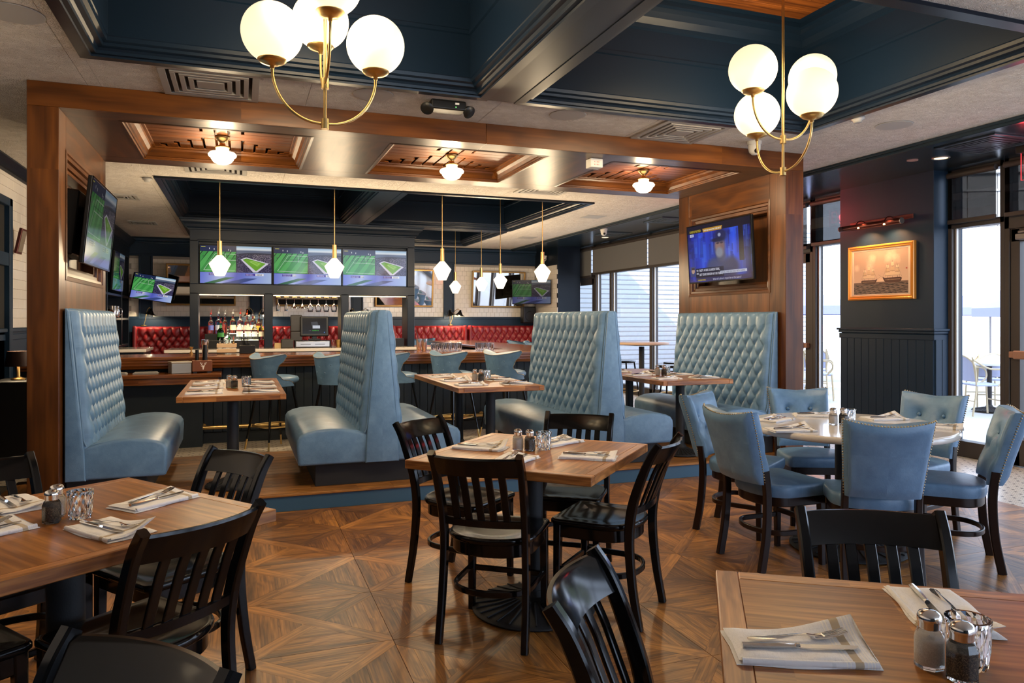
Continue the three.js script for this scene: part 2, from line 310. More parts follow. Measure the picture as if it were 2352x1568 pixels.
mesh('roof_slab', merge(bb(XL - 0.3, XW + 0.3, 4.0, 4.2, ZB - 0.3, ZF + 0.3), bb(XL - 0.3, CX0, 3.4, 4.0, ZB - 0.3, ZF + 0.3), bb(CX1, XW + 0.3, 3.4, 4.0, ZB - 0.3, ZF + 0.3), bb(CX0, CX1, 3.4, 4, CF0, CN), bb(CX0, CX1, 3.4, 4, ZB - 0.3, CF1), bb(CX0, CX1, 3.4, 4, CN1, ZF + 0.3)), M.vent, ceiling);
const slatMap = wood([58, 29, 9], [108, 60, 22], { L: 1.4, W: 0.3, rings: 6, streak: 0.5, seed: 13 });
M.slat = phys({ map: slatMap, roughness: 0.36, specularIntensity: 0.45 });
function cofferAt(x0, x1, z0, z1) {
  const P = [[-0.012, 2.985], [-0.012, 2.958], [0.055, 2.956], [0.058, 2.968], [0.085, 2.968], [0.088, 2.985], [0.1, 2.998], [0.125, 3.004], [0.13, 3.02], [0.15, 3.028], [0.155, 3.05], [0.16, 3.055], [0.16, 3.34], [0.175, 3.345], [0.175, 3.37], [0.16, 3.375], [0.16, 3.56], [0.18, 3.57], [0.185, 3.6], [0.215, 3.64], [0.255, 3.67], [0.265, 3.7], [0.29, 3.71], [0.29, 3.745], [0.34, 3.75]];
  mesh('coffer_moulding', ringMould(x0, x1, z0, z1, P), M.coffer, ceiling);
  const n = Math.round((z1 - z0) / 0.16), r = rng(x0 * 50 | 0);
  for (let k = 0; k < n; k++) { const a = z0 + (z1 - z0) * k / n; mesh('ceiling_plank', uvm(bb(x0 + 0.1, x1 - 0.1, 3.75, 3.77, a + 0.003, a + (z1 - z0) / n - 0.003, 0.004), 0, r() * 2, r() * 2), M.slat, ceiling); }
}
for (const [x0, x1] of [[CX0, BX0], [BX1, CX1]]) for (const [z0, z1] of [[CN, CN1], [CFM + 0.1, CF0], [CF1, CFM - 0.1]]) cofferAt(x0, x1, z0, z1);
mesh('ceiling_beam', merge(bb(BX0 - 0.02, BX1 + 0.02, 2.962, 3.9, CN - 0.0, CN1, 0.004), bb(BX0 - 0.02, BX1 + 0.02, 2.962, 3.9, CF1, CF0, 0.004), bb(CX0, CX1, 2.962, 3.9, CFM - 0.1, CFM + 0.1, 0.004)), M.coffer, ceiling);
// dark ceiling strip along the windows and its edge moulding
mesh('window_soffit', uvm(pierced(SOF, XW + 0.05, 2.955, 3.0, ZB, ZF, 0.002)), M.soffit, ceiling);
mesh('soffit_edge', merge(bb(SOF - 0.03, SOF + 0.02, 2.93, 2.99, ZB + 0.1, ZF, 0.006), bb(SOF - 0.05, SOF - 0.028, 2.955, 2.985, ZB + 0.1, ZF, 0.004)), M.soffit, ceiling);

// ---------------------------------------------------------------- walls
const wallL = struct('wall_left', 'white tiled wall over dark blue panelling');
mesh('wall_body', bb(XL - 0.25, XL - 0.008, 0, 4, ZB - 0.3, ZF + 0.2), M.tileGrout, wallL);
mesh('crown_moulding', extrudeZ([[0, 2.98], [0.09, 2.98], [0.09, 2.965], [0.05, 2.93], [0.03, 2.9], [0.012, 2.89], [0.012, 2.86], [0, 2.86]], -9.9, -7.4, XL), M.navy, wallL);
mesh('wainscot', merge(bb(XL - 0.008, XL + 0.012, 0, 1.3, ZB, ZF, 0.002), bb(XL - 0.008, XL + 0.04, 1.28, 1.32, ZB, ZF, 0.006), bb(XL - 0.008, XL + 0.022, 1.2, 1.26, ZB, ZF, 0.004), bb(XL, XL + 0.03, 0, 0.15, ZB, ZF, 0.004)), M.navyWall, wallL);
function extrudeZ(pts, z0, z1, x = 0, y = 0) { const g = extrude(pts, z1 - z0); return clean(at(g, x, y, z0)); }
const tileA = cbox(0.012, 0.0985, 0.1985, 0.0025);
for (let j = 0; j < 16; j++) for (let k = 0; k < 9; k++) { const z = -9.75 + k * 0.2 + (j % 2) * 0.1; const t = mesh('wall_tile', tileA, M.whiteTile, wallL); t.position.set(XL, 1.371 + j * 0.1, z); }
mesh('plain_tiles', merge(bb(XL - 0.006, XL, 1.32, 2.98, -8.0, ZF), bb(XL - 0.006, XL, 1.32, 2.98, ZB, -9.8)), M.whiteTile, wallL);

const wallB = struct('wall_back', 'white tiled back wall with dark blue frames and frieze');
mesh('wall_body', bb(XL - 0.3, XW + 0.3, 0, 4, ZB - 0.3, ZB - 0.012), M.tileGrout, wallB);
mesh('dado', merge(bb(XL, XW, 0, 1.44, ZB - 0.01, ZB + 0.02), bb(XL, XW, 1.42, 1.47, ZB - 0.01, ZB + 0.035, 0.006)), M.navyWall, wallB);
mesh('frieze', merge(bb(XL, XW, 2.62, 2.98, ZB - 0.01, ZB + 0.03), bb(XL, XW, 2.62, 2.66, ZB, ZB + 0.045, 0.006), bb(XL, XW, 2.86, 2.9, ZB, ZB + 0.06, 0.01), bb(XL, XW, 2.9, 2.96, ZB, ZB + 0.1, 0.012)), M.navyWall, wallB);
for (const x of [-1.7, 0.28, 2.27, 4.24]) mesh('pilaster', merge(bb(x - 0.09, x + 0.09, 1.44, 2.64, ZB - 0.01, ZB + 0.03, 0.004), bb(x - 0.12, x - 0.09, 1.44, 2.64, ZB - 0.01, ZB + 0.045, 0.004), bb(x + 0.09, x + 0.12, 1.44, 2.64, ZB - 0.01, ZB + 0.045, 0.004)), M.navyWall, wallB);
{ const tb = cbox(0.0985, 0.0985, 0.012, 0.0025), rest = []; let n = 0;
  for (let j = 0; j < 12; j++) for (let x = -1.95 + (j % 2) * 0.05; x < 6.9; x += 0.1) {
    const y = 1.52 + j * 0.1; if (y > 2.6) continue;
    if (x > 3.5 && x < 6.6 && n < 300) { n++; const t = mesh('wall_tile', tb, M.whiteTile, wallB); t.position.set(x, y, ZB - 0.006); } else rest.push(tb.clone().translate(x, y, ZB - 0.006));
  }
  stuff(mesh('wall_tiles', merge(rest), M.whiteTile, wallB)); }
const wallF = struct('wall_front', 'wall behind the viewpoint with a row of tall windows');
mesh('wall_body', merge(bb(XL - 0.3, 1.6, 0, 4, ZF, ZF + 0.25), bb(1.6, XW + 0.3, 0, 0.3, ZF, ZF + 0.25), bb(1.6, XW + 0.3, 2.95, 4, ZF, ZF + 0.25), ...[3.1, 4.9, 6.8].map((x) => bb(x - 0.06, x + 0.06, 0.3, 2.95, ZF + 0.05, ZF + 0.2))), M.navyWall, wallF);

// ---------------------------------------------------------------- window wall
const wallR = struct('wall_right', 'dark blue framed window wall with pilaster');
const boards = [];
mesh('pilaster_face', merge(bb(6.75, XW + 0.15, 1.27, 3.0, -6.99, -5.71, 0.004), bb(6.765, XW + 0.15, 0, 1.28, -6.985, -5.715, 0.004)), M.navyWall, wallR);
for (let k = 0; k < 12; k++) mesh('wainscot_board', bb(6.752, 6.77, 0.12, 1.2, -6.985 + k * 0.1058 + 0.0015, -6.985 + (k + 1) * 0.1058 - 0.0015, 0.004), M.navyWall, wallR);
for (let k = 0; k < 2; k++) mesh('wainscot_board', bb(6.77 + k * 0.09, 6.77 + k * 0.09 + 0.087, 0.12, 1.2, -5.72, -5.7, 0.004), M.navyWall, wallR);
mesh('chair_rail', merge(bb(6.72, XW, 1.285, 1.31, -7.02, -5.68, 0.005), bb(6.735, XW, 1.255, 1.285, -7.005, -5.695, 0.006), bb(6.742, XW, 1.19, 1.25, -7.0, -5.7, 0.005)), M.navyWall, wallR);
mesh('baseboard', bb(6.74, XW, 0, 0.12, -7.0, -5.7, 0.005), M.navyWall, wallR);
mesh('corner_pier', bb(6.26, 6.78, 0, 3, ZB, -14.3, 0.004), M.navy, wallR);
{ const tp = cbox(0.012, 0.0985, 0.0985, 0.0025); for (let j = 0; j < 11; j++) for (let k = 0; k < 12; k++) { const t = mesh('wall_tile', tp, M.whiteTile, wallR); t.position.set(6.255, 1.52 + j * 0.1, -15.5 + k * 0.1 + (j % 2) * 0.05); } }
let winN = 1, doorN = 1;
const XG = 7.0;
function windowAt(z0, z1, { shade = 0, sill = 0.16, transom = 2.38, shadeMat, gapTop } = {}) {
  const w = struct('window_' + winN++, 'tall window in a dark metal frame'), f = 0.045;
  mesh('window_frame', merge(bb(XW, XG + 0.08, 0, 2.96, z0, z0 + f, 0.004), bb(XW, XG + 0.08, 0, 2.96, z1 - f, z1, 0.004), bb(XW, XG + 0.08, 0, sill, z0, z1, 0.004), bb(XW, XG + 0.08, 2.9, 2.96, z0, z1, 0.004), ...(transom ? [bb(XW, XG + 0.08, transom - 0.03, transom + 0.03, z0, z1, 0.004)] : [])), M.frame, w);
  mesh('glazing_bead', merge(bb(XG - 0.01, XG + 0.02, sill, transom || 2.9, z0 + f, z0 + f + 0.022, 0.003), bb(XG - 0.01, XG + 0.02, sill, transom || 2.9, z1 - f - 0.022, z1 - f, 0.003)), M.frameLight, w);
  mesh('pane', bb(XG, XG + 0.006, sill, 2.9, z0 + f, z1 - f, 0.0005), M.pane, w);
  return w;
}
function shadeAt(z0, z1, bottom, mat, label) {
  const b = thing('roller_blind', label, 'blind', [XW - 0.06, 0, 0]);
  mesh('fabric', bb(-0.002, 0.002, bottom, 2.9, z0, z1, 0.0005), mat, b); mesh('roller', turned(cyl(0.03, 0.03, z1 - z0, 16), 'x', PI / 2).translate(0, 2.89, (z0 + z1) / 2), M.frame, b); mesh('bottom_bar', bb(-0.012, 0.012, bottom - 0.03, bottom + 0.012, z0, z1, 0.004), M.frame, b);
  return b;
}
function doorAt(z0, z1, label, handleZ) {
  const w = struct('door_' + doorN++, label), f = 0.09;
  mesh('door_frame', merge(bb(XW, XG + 0.08, 0, 2.96, z0, z0 + 0.05, 0.004), bb(XW, XG + 0.08, 0, 2.96, z1 - 0.05, z1, 0.004), bb(XW, XG + 0.08, 2.28, 2.4, z0, z1, 0.004), bb(XW, XG + 0.08, 2.9, 2.96, z0, z1, 0.004)), M.frame, w);
  mesh('door_leaf', merge(bb(XW + 0.01, XG + 0.03, 0.01, 2.28, z0 + 0.055, z0 + 0.055 + f, 0.004), bb(XW + 0.01, XG + 0.03, 0.01, 2.28, z1 - 0.055 - f, z1 - 0.055, 0.004), bb(XW + 0.01, XG + 0.03, 0.01, 0.26, z0 + 0.06, z1 - 0.06, 0.004), bb(XW + 0.01, XG + 0.03, 2.15, 2.275, z0 + 0.06, z1 - 0.06, 0.004)), M.frame, w);
  mesh('pane', merge(bb(XG, XG + 0.006, 0.26, 2.15, z0 + 0.14, z1 - 0.14, 0.0005)), M.pane, w); mesh('transom_pane', bb(XG, XG + 0.006, 2.4, 2.9, z0 + 0.05, z1 - 0.05, 0.0005), M.pane, w);
  mesh('push_bar', merge(bb(XW - 0.06, XW - 0.02, 1.03, 1.11, z0 + 0.12, z1 - 0.12, 0.01), bb(XW - 0.04, XW + 0.02, 1.04, 1.1, z0 + 0.07, z0 + 0.13, 0.005), bb(XW - 0.04, XW + 0.02, 1.04, 1.1, z1 - 0.13, z1 - 0.07, 0.005)), std({ color: rgb(0.36, 0.2, 0.14), roughness: 0.4, metalness: 0.3 }), w);
  mesh('door_closer', merge(bb(XW - 0.07, XW + 0.01, 2.16, 2.22, z0 + 0.15, z0 + 0.42, 0.008), bb(XW - 0.1, XW - 0.07, 2.22, 2.24, z0 + 0.2, z0 + 0.55, 0.004)), M.steel, w);
  return w;
}
M.shade = phys({ color: rgb(0.17, 0.168, 0.17), roughness: 0.95, transmission: 0.25, thickness: 0 });
M.screen = phys({ color: rgb(0.25, 0.245, 0.24), roughness: 0, transmission: 1, thickness: 0, ior: 1.3 });
doorAt(-15.05, -13.95, 'far glazed door with door closer beside the back wall');
windowAt(-13.95, -13.25); windowAt(-13.25, -11.7); windowAt(-11.7, -10.2); windowAt(-10.2, -8.85);
doorAt(-8.85, -7.66, 'glazed door with brown push bar behind the right wood post');
windowAt(-7.66, -6.99); windowAt(-5.71, -5.1);
doorAt(-5.1, -3.9, 'glazed door with brown push bar at the right edge');
windowAt(-3.9, -2.2); windowAt(-2.2, -0.5); windowAt(-0.5, 1.3); windowAt(1.3, 3.2);
mesh('wall_head', merge(bb(XW, XW + 0.25, 2.95, 4.2, ZB - 0.3, ZF + 0.3), bb(XW + 0.02, XW + 0.2, 0, 3, -7.0, -5.7)), M.navyWall, wallR);
// ---------------------------------------------------------------- wood archway round the booths
const toYZ = (g) => { const p = g.attributes.position; for (let i = 0; i < p.count; i++) p.setXYZ(i, p.getY(i), p.getZ(i), p.getX(i)); g.deleteAttribute('normal'); g.computeVertexNormals(); return g; };
const arch = thing('wood_archway', 'large brown stained wood archway framing the row of blue booths', 'archway');
{
  const y0 = 2.815, xs = [[-0.81, 0.52], [1.13, 2.49], [3.12, 4.5]], zA = -5.9, zB = -7.2, W0 = -1.322, W1 = 5.02;
  const half = (W0 + W1) / 2;
  mesh('fascia', uvm(bb(W0, half - 0.0008, y0, CEIL - 0.001, ZP - 0.03, ZP, 0.002)), M.portal, arch);
  mesh('fascia', uvm(bb(half + 0.0008, W1, y0, CEIL - 0.001, ZP - 0.03, ZP, 0.002), 0, 3.1, 0.4), M.portal, arch);
  mesh('rear_fascia', uvm(bb(W0, W1, y0, CEIL - 0.001, ZPB, ZPB + 0.03, 0.002)), M.portal, arch);
  mesh('soffit_board', uvm(bb(W0, half - 0.0008, y0, y0 + 0.02, zA, ZP - 0.03, 0.001)), M.portal, arch);
  mesh('soffit_board', uvm(bb(half + 0.0008, W1, y0, y0 + 0.02, zA, ZP - 0.03, 0.001), 0, 1, 1), M.portal, arch);
  mesh('soffit_board', uvm(bb(W0, W1, y0, y0 + 0.02, ZPB + 0.03, zB, 0.001), 0, 2, 0.3), M.portal, arch);
  const cuts = [W0, ...xs.flat(), W1];
  for (let k = 0; k < 8; k += 2) mesh('soffit_board', uvm(bb(cuts[k], cuts[k + 1], y0 + 0.0003, y0 + 0.02, zB, zA, 0.001), 2, k, k * 0.3), M.portal, arch);
  mesh('lid', bb(W0 + 0.05, W1 - 0.05, 2.95, 2.975, ZPB + 0.03, ZP - 0.03), M.slat, arch);
  const prof = [[-0.01, y0 - 0.002], [0.012, y0 - 0.004], [0.016, y0 + 0.008], [0.028, y0 + 0.008], [0.032, y0 + 0.02], [0.045, y0 + 0.024], [0.06, y0 + 0.05], [0.085, y0 + 0.068], [0.09, y0 + 0.085], [0.11, y0 + 0.088], [0.112, y0 + 0.105]];
  const r = rng(31);
  for (const [x0, x1] of xs) {
    mesh('panel_moulding', uvm(ringMould(x0, x1, zB, zA, prof)), M.portal, arch);
    // planks meet along the diagonals, so that the long and the short ones form steps with dark gaps
    const a0 = x0 + 0.1, a1 = x1 - 0.1, b0 = zB + 0.1, b1 = zA - 0.1, cxm = (a0 + a1) / 2, czm = (b0 + b1) / 2, hx = (a1 - a0) / 2, hz = (b1 - b0) / 2, ys = y0 + 0.1;
    const nR = 10, rw = 2 * hz / nR, nC = 11, cw = 2 * hx / nC;
    for (let k = 0; k < nR; k++) { const zc = b0 + (k + 0.5) * rw, reach = hx * Math.max(0.06, Math.abs(zc - czm) / hz);
      for (const s of [-1, 1]) { const xa = cxm + s * reach, xb = s < 0 ? a0 : a1; if (Math.abs(xb - xa) < 0.02) continue; mesh('plank', uvm(bb(Math.min(xa, xb), Math.max(xa, xb), ys, ys + 0.012, zc - rw / 2 + 0.0025, zc + rw / 2 - 0.0025, 0.002), 0, r() * 3, r() * 2), M.slat, arch); } }
    for (let k = 0; k < nC; k++) { const xc = a0 + (k + 0.5) * cw, reach = hz * Math.abs(xc - cxm) / hx + 0.012;
      for (const s of [-1, 1]) { const za = czm + s * reach, zb = s < 0 ? b0 : b1; if (Math.abs(zb - za) < 0.02) continue; mesh('plank', uvm(bb(xc - cw / 2 + 0.009, xc + cw / 2 - 0.009, ys - 0.003, ys + 0.011, Math.min(za, zb), Math.max(za, zb), 0.002), 2, r() * 3, r() * 2), M.slat, arch); } }
  }
  // posts with a recessed panel on the inner face
  for (const [xo, xi, s, zf, zr, yb, yt] of [[W0, -1.138, 1, -5.87, -7.32, 1.69, 2.57], [W1, 4.81, -1, -5.88, -7.25, 1.68, 2.56]]) {
    const B = (xa, xb, ...q) => bb(Math.min(xa, xb), Math.max(xa, xb), ...q);
    mesh('post_front', uvm(B(xo, xi, 0, y0, zf, ZP - 0.0005, 0.003), 1), M.portal, arch);
    mesh('post_rear', uvm(B(xo, xi, 0, y0, ZPB, zr, 0.003), 1), M.portal, arch);
    mesh('lower_panel', uvm(B(xo, xi, 0, yb, zr + 0.0005, zf - 0.0005, 0.001), 1, 0.7, 0.2), M.portal, arch);
    mesh('upper_panel', uvm(B(xo, xi, yt, y0, zr + 0.0005, zf - 0.0005, 0.001), 2), M.portal, arch);
    mesh('recess_panel', uvm(B(xo, xo + s * 0.04, yb, yt, zr, zf, 0.001), 1, 1.4, 0.1), M.portal, arch);
    const m = ringMould(zr, zf, yb, yt, [[-0.015, xi + s * 0.004], [0.012, xi + s * 0.006], [0.018, xi - s * 0.004], [0.04, xi - s * 0.008], [0.046, xi - s * 0.028], [0.075, xi - s * 0.034], [0.08, xi - s * 0.05], [0.1, xi - s * 0.055], [0.103, xi - s * 0.144]]);
    mesh('panel_moulding', uvm(toYZ(m), 2), M.portal, arch);
  }
}

// ---------------------------------------------------------------- booths
// diamond tufting over L x H, bulging along +z
function tufted(L, Hh, { s = 0.128, t = 0.097, depth = 0.033, base = 0.038, edge = 0.06, nu = 14, nv = 11, lean = null, top = 0.14, side = 0.075, bottom = 0.06 } = {}) {
  const cols = Math.max(1, Math.round((L - 2 * side) / s)), sx = (L - 2 * side) / cols, rowsN = Math.max(1, Math.round((Hh - top - bottom) / t)), ty = (Hh - top - bottom) / rowsN;
  const NU = Math.round(L / sx * nu), NV = Math.round(Hh / ty * nv * 0.8), x0 = -L / 2 + side, x1 = L / 2 - side, yb = bottom, yt = Hh - top;
  const f = (x, y) => {
    let h; const cx = clamp(x, x0, x1), cy = clamp(y, yb, yt), X = (cx - x0) / sx, Y = (cy - yb) / (2 * ty);
    const A = Math.abs(sin(PI * (X / 1 + Y))), B = Math.abs(sin(PI * (X / 1 - Y)));
    h = Math.pow(A * B, 0.5);
    if (y > yt) { const d = Math.min(1, (y - yt) / 0.07), rowOdd = rowsN % 2; const v = Math.pow(Math.abs(sin(PI * (X + (rowOdd ? 0.5 : 0)))), 0.45); h = lerp(h, v, clamp(d * 4, 0, 1)); }
    if (y < yb) { const v = Math.pow(Math.abs(sin(PI * X)), 0.5); h = v; }
    if (x < x0 || x > x1) { const v = Math.pow(Math.abs(sin(PI * Y)), 0.35); const d = (x < x0 ? x0 - x : x - x1) / side; h = lerp(h, Math.max(v, 0.55 + 0.3 * d) * 0.9, clamp(d * 4, 0, 1)); }
    const ex = Math.min(x + L / 2, L / 2 - x), ey = Math.min(Hh - y, y + 0.02), e = Math.min(1, Math.sqrt(clamp(ex / edge, 0, 1) * (2 - clamp(ex / edge, 0, 1))), Math.sqrt(clamp(ey / edge, 0, 1) * (2 - clamp(ey / edge, 0, 1))));
    return (base + depth * h) * Math.max(e, 0) ;
  };
  const pos = [], uv = [], idx = [];
  for (let j = 0; j <= NV; j++) for (let i = 0; i <= NU; i++) { const x = -L / 2 + L * i / NU, y = Hh * j / NV; const hz = f(x, y), pill = clamp((hz - base) / depth, 0, 1) * clamp((Hh - y) / 0.1, 0, 1) * clamp(y / 0.05, 0, 1); pos.push(x, y - 0.024 * pill * pill, hz); uv.push(x, y); }
  for (let j = 0; j < NV; j++) for (let i = 0; i < NU; i++) { const a = j * (NU + 1) + i, b = a + 1, c = a + NU + 1, d = c + 1; idx.push(a, b, d, a, d, c); }
  const g = new THREE.BufferGeometry(); g.setAttribute('position', new THREE.BufferAttribute(new Float32Array(pos), 3)); g.setAttribute('uv', new THREE.BufferAttribute(new Float32Array(uv), 2)); g.setIndex(idx); g.computeVertexNormals(); return g;
}
const ZBo0 = -5.75, ZBo1 = -7.38, BL = ZBo0 - ZBo1;
const backCushion = tufted(BL - 0.02, 0.985, {});
const seatShape = (s) => [[0.1, 0.3], [0.615, 0.3], [0.632, 0.32], [0.64, 0.46], [0.635, 0.5], [0.615, 0.53], [0.57, 0.552], [0.5, 0.568], [0.4, 0.575], [0.3, 0.57], [0.2, 0.55], [0.1, 0.52]].map(([x, y]) => [s * x, y]);
function boothSeat(s) { let g = extrude(s > 0 ? seatShape(1) : seatShape(-1).reverse(), BL - 0.06, 0.022, 3); g.translate(0, 0, -BL / 2 + 0.03); g = toCreasedNormals(g, 0.7); return uvm(g, 2); }
const seatGeo = { 1: boothSeat(1), '-1': boothSeat(-1) };
function booth(xc, sides, label) {
  const b = thing('tufted_booth', label, 'booth', [xc, PLAT * 0, (ZBo0 + ZBo1) / 2], 0, 'blue tufted booths on the platform');
  const L = sides.includes(-1) ? 1 : 0, R = sides.includes(1) ? 1 : 0;
  const wedge = [[L ? -0.13 : 0.005, 0.3], [R ? 0.13 : -0.005, 0.3], [R ? 0.122 : -0.005, 0.5], [R ? 0.036 : -0.005, 1.46], [R ? 0.02 : -0.005, 1.48], [L ? -0.02 : 0.005, 1.48], [L ? -0.036 : 0.005, 1.46], [L ? -0.122 : 0.005, 0.5]];
  mesh('end_panel', uvm(toCreasedNormals(at(extrude(wedge, BL, 0.012, 3), 0, 0, -BL / 2), 0.5), 1), M.blue, b);
  for (const s of sides) {
    const c = mesh('tufted_back', backCushion, M.blue, b); c.position.set(s * 0.112, 0.5, 0); c.rotation.set(0, s * PI / 2, 0); c.rotateX(-Math.atan2(0.082, 0.96));
    mesh('seat_cushion', seatGeo[s], M.blue, b);
    const z = BL / 2 - 0.004, pts = [[0.034, 1.46], [0.07, 1.1], [0.1, 0.75], [0.118, 0.56], [0.13, 0.535]];
    mesh('piping', tube(pts.map(([x, y]) => V(s * (x + 0.003), y, z)), 0.006, 24, 6), M.blue, b);
    const q = [[0.138, 0.3], [0.138, 0.52], [0.3, 0.556], [0.45, 0.556], [0.57, 0.535], [0.62, 0.49], [0.625, 0.31]];
    mesh('piping', tube(q.map(([x, y]) => V(s * x, y, z - 0.018)), 0.005, 40, 6), M.blue, b);
  }
  const x0 = L ? -0.5 : 0.0, x1 = R ? 0.5 : -0.0;
  mesh('plinth', bb(x0, x1, PLAT, 0.302, -BL / 2 + 0.06, BL / 2 - 0.07, 0.003), M.blackMatt, b);
  return b;
}
booth(-1.128, [1], 'single blue tufted booth bench against the left wood post');
booth(1.03, [-1, 1], 'double-sided blue tufted booth at the centre of the row');
booth(3.02, [-1, 1], 'double-sided blue tufted booth second from the right post');
booth(4.8, [-1], 'single blue tufted booth bench against the right wood post');

// ---------------------------------------------------------------- tables
function pedestal(parent, h, r = 0.19, rc = 0.045, y0 = 0) {
  mesh('column', merge(cyl(rc, rc, h - y0 - 0.04, 28).translate(0, (h + y0 - 0.04) / 2 + 0.01, 0), cyl(rc * 1.7, rc * 1.1, 0.04, 28).translate(0, y0 + 0.075, 0)), M.blackMatt, parent);
  const pr = [[0.001, 0.072], [rc * 1.5, 0.07], [rc * 2, 0.055], [r * 0.6, 0.036], [r * 0.9, 0.024], [r, 0.014], [r, 0.006], [r - 0.01, 0.004], [0.001, 0.004]].map(([x, y]) => [x, y + y0]);
  const base = mesh('base', lathe(pr, 48), M.blackMatt, parent), ribs = [];
  for (let k = 0; k < 28; k++) { const a = k / 28 * 2 * PI; ribs.push(sweep([V(cos(a) * rc * 2, y0 + 0.057, sin(a) * rc * 2), V(cos(a) * r * 0.6, y0 + 0.039, sin(a) * r * 0.6), V(cos(a) * r * 0.95, y0 + 0.024, sin(a) * r * 0.95)], 0.008, 0.006, { straight: true })); }
  mesh('ribs', merge(ribs), M.blackMatt, base);
  mesh('mounting_plate', bb(-0.2, 0.2, h - 0.012, h, -0.2, 0.2, 0.003), M.blackMatt, parent);
}
function woodTop(parent, w, d, y, th = 0.042, rim = 0.045) {
  // boards along x, a rim board across each end and along each side
  const r = rng((w * 97 + d * 31 + y * 7 + parent.position.x * 13) * 100 | 0), n = Math.round((d - 2 * rim) / 0.26), bw = (d - 2 * rim) / n;
  for (let k = 0; k < n; k++) { const z = -d / 2 + rim + k * bw; mesh('top_board', uvm(bb(-w / 2 + rim, w / 2 - rim, y - th + 0.004, y - 0.0003, z + 0.00005, z + bw - 0.00005, 0.0001), 0, r() * 2, r() * 2), M.table, parent); }
  for (const s of [-1, 1]) {
    mesh('edge_board', uvm(bb(Math.min(s * (w / 2 - rim), s * w / 2), Math.max(s * (w / 2 - rim), s * w / 2), y - th, y, -d / 2, d / 2, 0.003), 2, r(), r()), M.tableEdge, parent);
    mesh('edge_board', uvm(bb(-w / 2 + rim, w / 2 - rim, y - th, y, Math.min(s * (d / 2 - rim), s * d / 2), Math.max(s * (d / 2 - rim), s * d / 2), 0.003), 0, r(), r()), M.tableEdge, parent);
  }
}
const BT = 0.852;
function boothTable(x, label) {
  const t = thing('booth_table', label, 'table', [x, 0, -6.56]);
  woodTop(t, 0.75, 1.62, BT);
  for (const dz of [0.5, -0.48]) { const p = new THREE.Group(); p.name = 'pedestal'; p.position.set(0, 0, dz); t.add(p); pedestal(p, BT - 0.042, 0.2, 0.042, PLAT); }
  return t;
}
boothTable(-0.06, 'wood booth table between the left post bench and the centre booth');
boothTable(2.02, 'wood booth table between the two double-sided booths');
boothTable(3.92, 'wood booth table in front of the right post bench');
// ---------------------------------------------------------------- bar
const bar = thing('bar_counter', 'dark panelled bar with polished wood top and brass foot rail', 'bar');
{
  const top = (x0, x1, z0, z1) => uvm(bb(x0, x1, 0.962, 1.0, z0, z1, 0.008), x1 - x0 > z0 - z1 ? 0 : 2);
  mesh('bar_top', top(-2.15, 4.35, -9.62, -8.82), M.barTop, bar);
  mesh('bar_top', top(3.45, 4.35, -14.2, -9.625), M.barTop, bar);
  const prof = [[0, 0.962], [0, 0.935], [0.014, 0.925], [0.014, 0.905], [0.03, 0.895], [0.045, 0.87], [0.1, 0.86], [0.2, 0.86], [0.2, 0.962]];
  mesh('bar_moulding', uvm(toCreasedNormals(at(turned(extrude(prof.map(([a, b]) => [a, b]), 6.46), 'y', PI / 2), -2.13, 0, -8.835), 0.5), 0), M.barTop, bar);
  mesh('bar_moulding', uvm(bb(4.1, 4.33, 0.86, 0.962, -14.2, -8.85, 0.01), 2), M.barTop, bar);
  for (let k = 0; k < 61; k++) mesh('front_board', bb(-2.0 + k * 0.1 + 0.001, -1.9 + k * 0.1 - 0.001, 0.12, 0.87, -9.12, -9.1, 0.004), M.barFront, bar);
  mesh('bar_body', merge(bb(-2.1, 4.1, 0, 0.9, -9.45, -9.12), bb(3.7, 4.1, 0, 0.9, -14.2, -9.1)), M.barFront, bar);
  mesh('kickboard', bb(-2.05, 4.12, 0, 0.12, -9.12, -9.08, 0.006), M.barFront, bar);
  mesh('foot_rail', turned(cyl(0.022, 0.022, 6, 14), 'z', PI / 2).translate(1.0, 0.2, -8.94), M.brass, bar);
  for (const x of [-1.5, -0.4, 0.7, 1.8, 2.9, 3.8]) mesh('rail_bracket', merge(bb(x - 0.012, x + 0.012, 0.19, 0.21, -9.1, -8.94, 0.003), cyl(0.03, 0.03, 0.02, 12).rotateX(PI / 2).translate(x, 0.2, -9.08)), M.brass, bar);
  mesh('low_ledge', uvm(bb(-2.0, -0.2, 0.79, 0.83, -9.1, -8.5, 0.006)), M.barTop, bar);
  mesh('ledge_apron', uvm(bb(-2.0, -0.23, 0.72, 0.79, -9.1, -8.53, 0.004), 0, 1, 1), M.barTop, bar);
  mesh('ledge_support', bb(-2.0, -0.4, 0, 0.72, -9.1, -8.85, 0.004), M.barFront, bar);
}
const backBar = thing('back_bar_counter', 'dark blue back bar cabinet with white stone counter', 'counter');
mesh('cabinet', bb(-0.9, 2.9, 0, 0.965, -11.5, -10.72, 0.004), M.navy, backBar);
mesh('stone_top', bb(-0.95, 2.95, 0.965, 1.005, -11.55, -10.66, 0.006), M.stone, backBar);
const svc = thing('service_station', 'small blue service cabinet with white top left of the bar', 'cabinet', [-1.5, 0, -10.9]);
mesh('cabinet', bb(-0.4, 0.33, 0, 0.99, -0.4, 0.4, 0.004), M.navy, svc); mesh('stone_top', bb(-0.42, 0.36, 0.99, 1.03, -0.43, 0.43, 0.006), M.stone, svc);

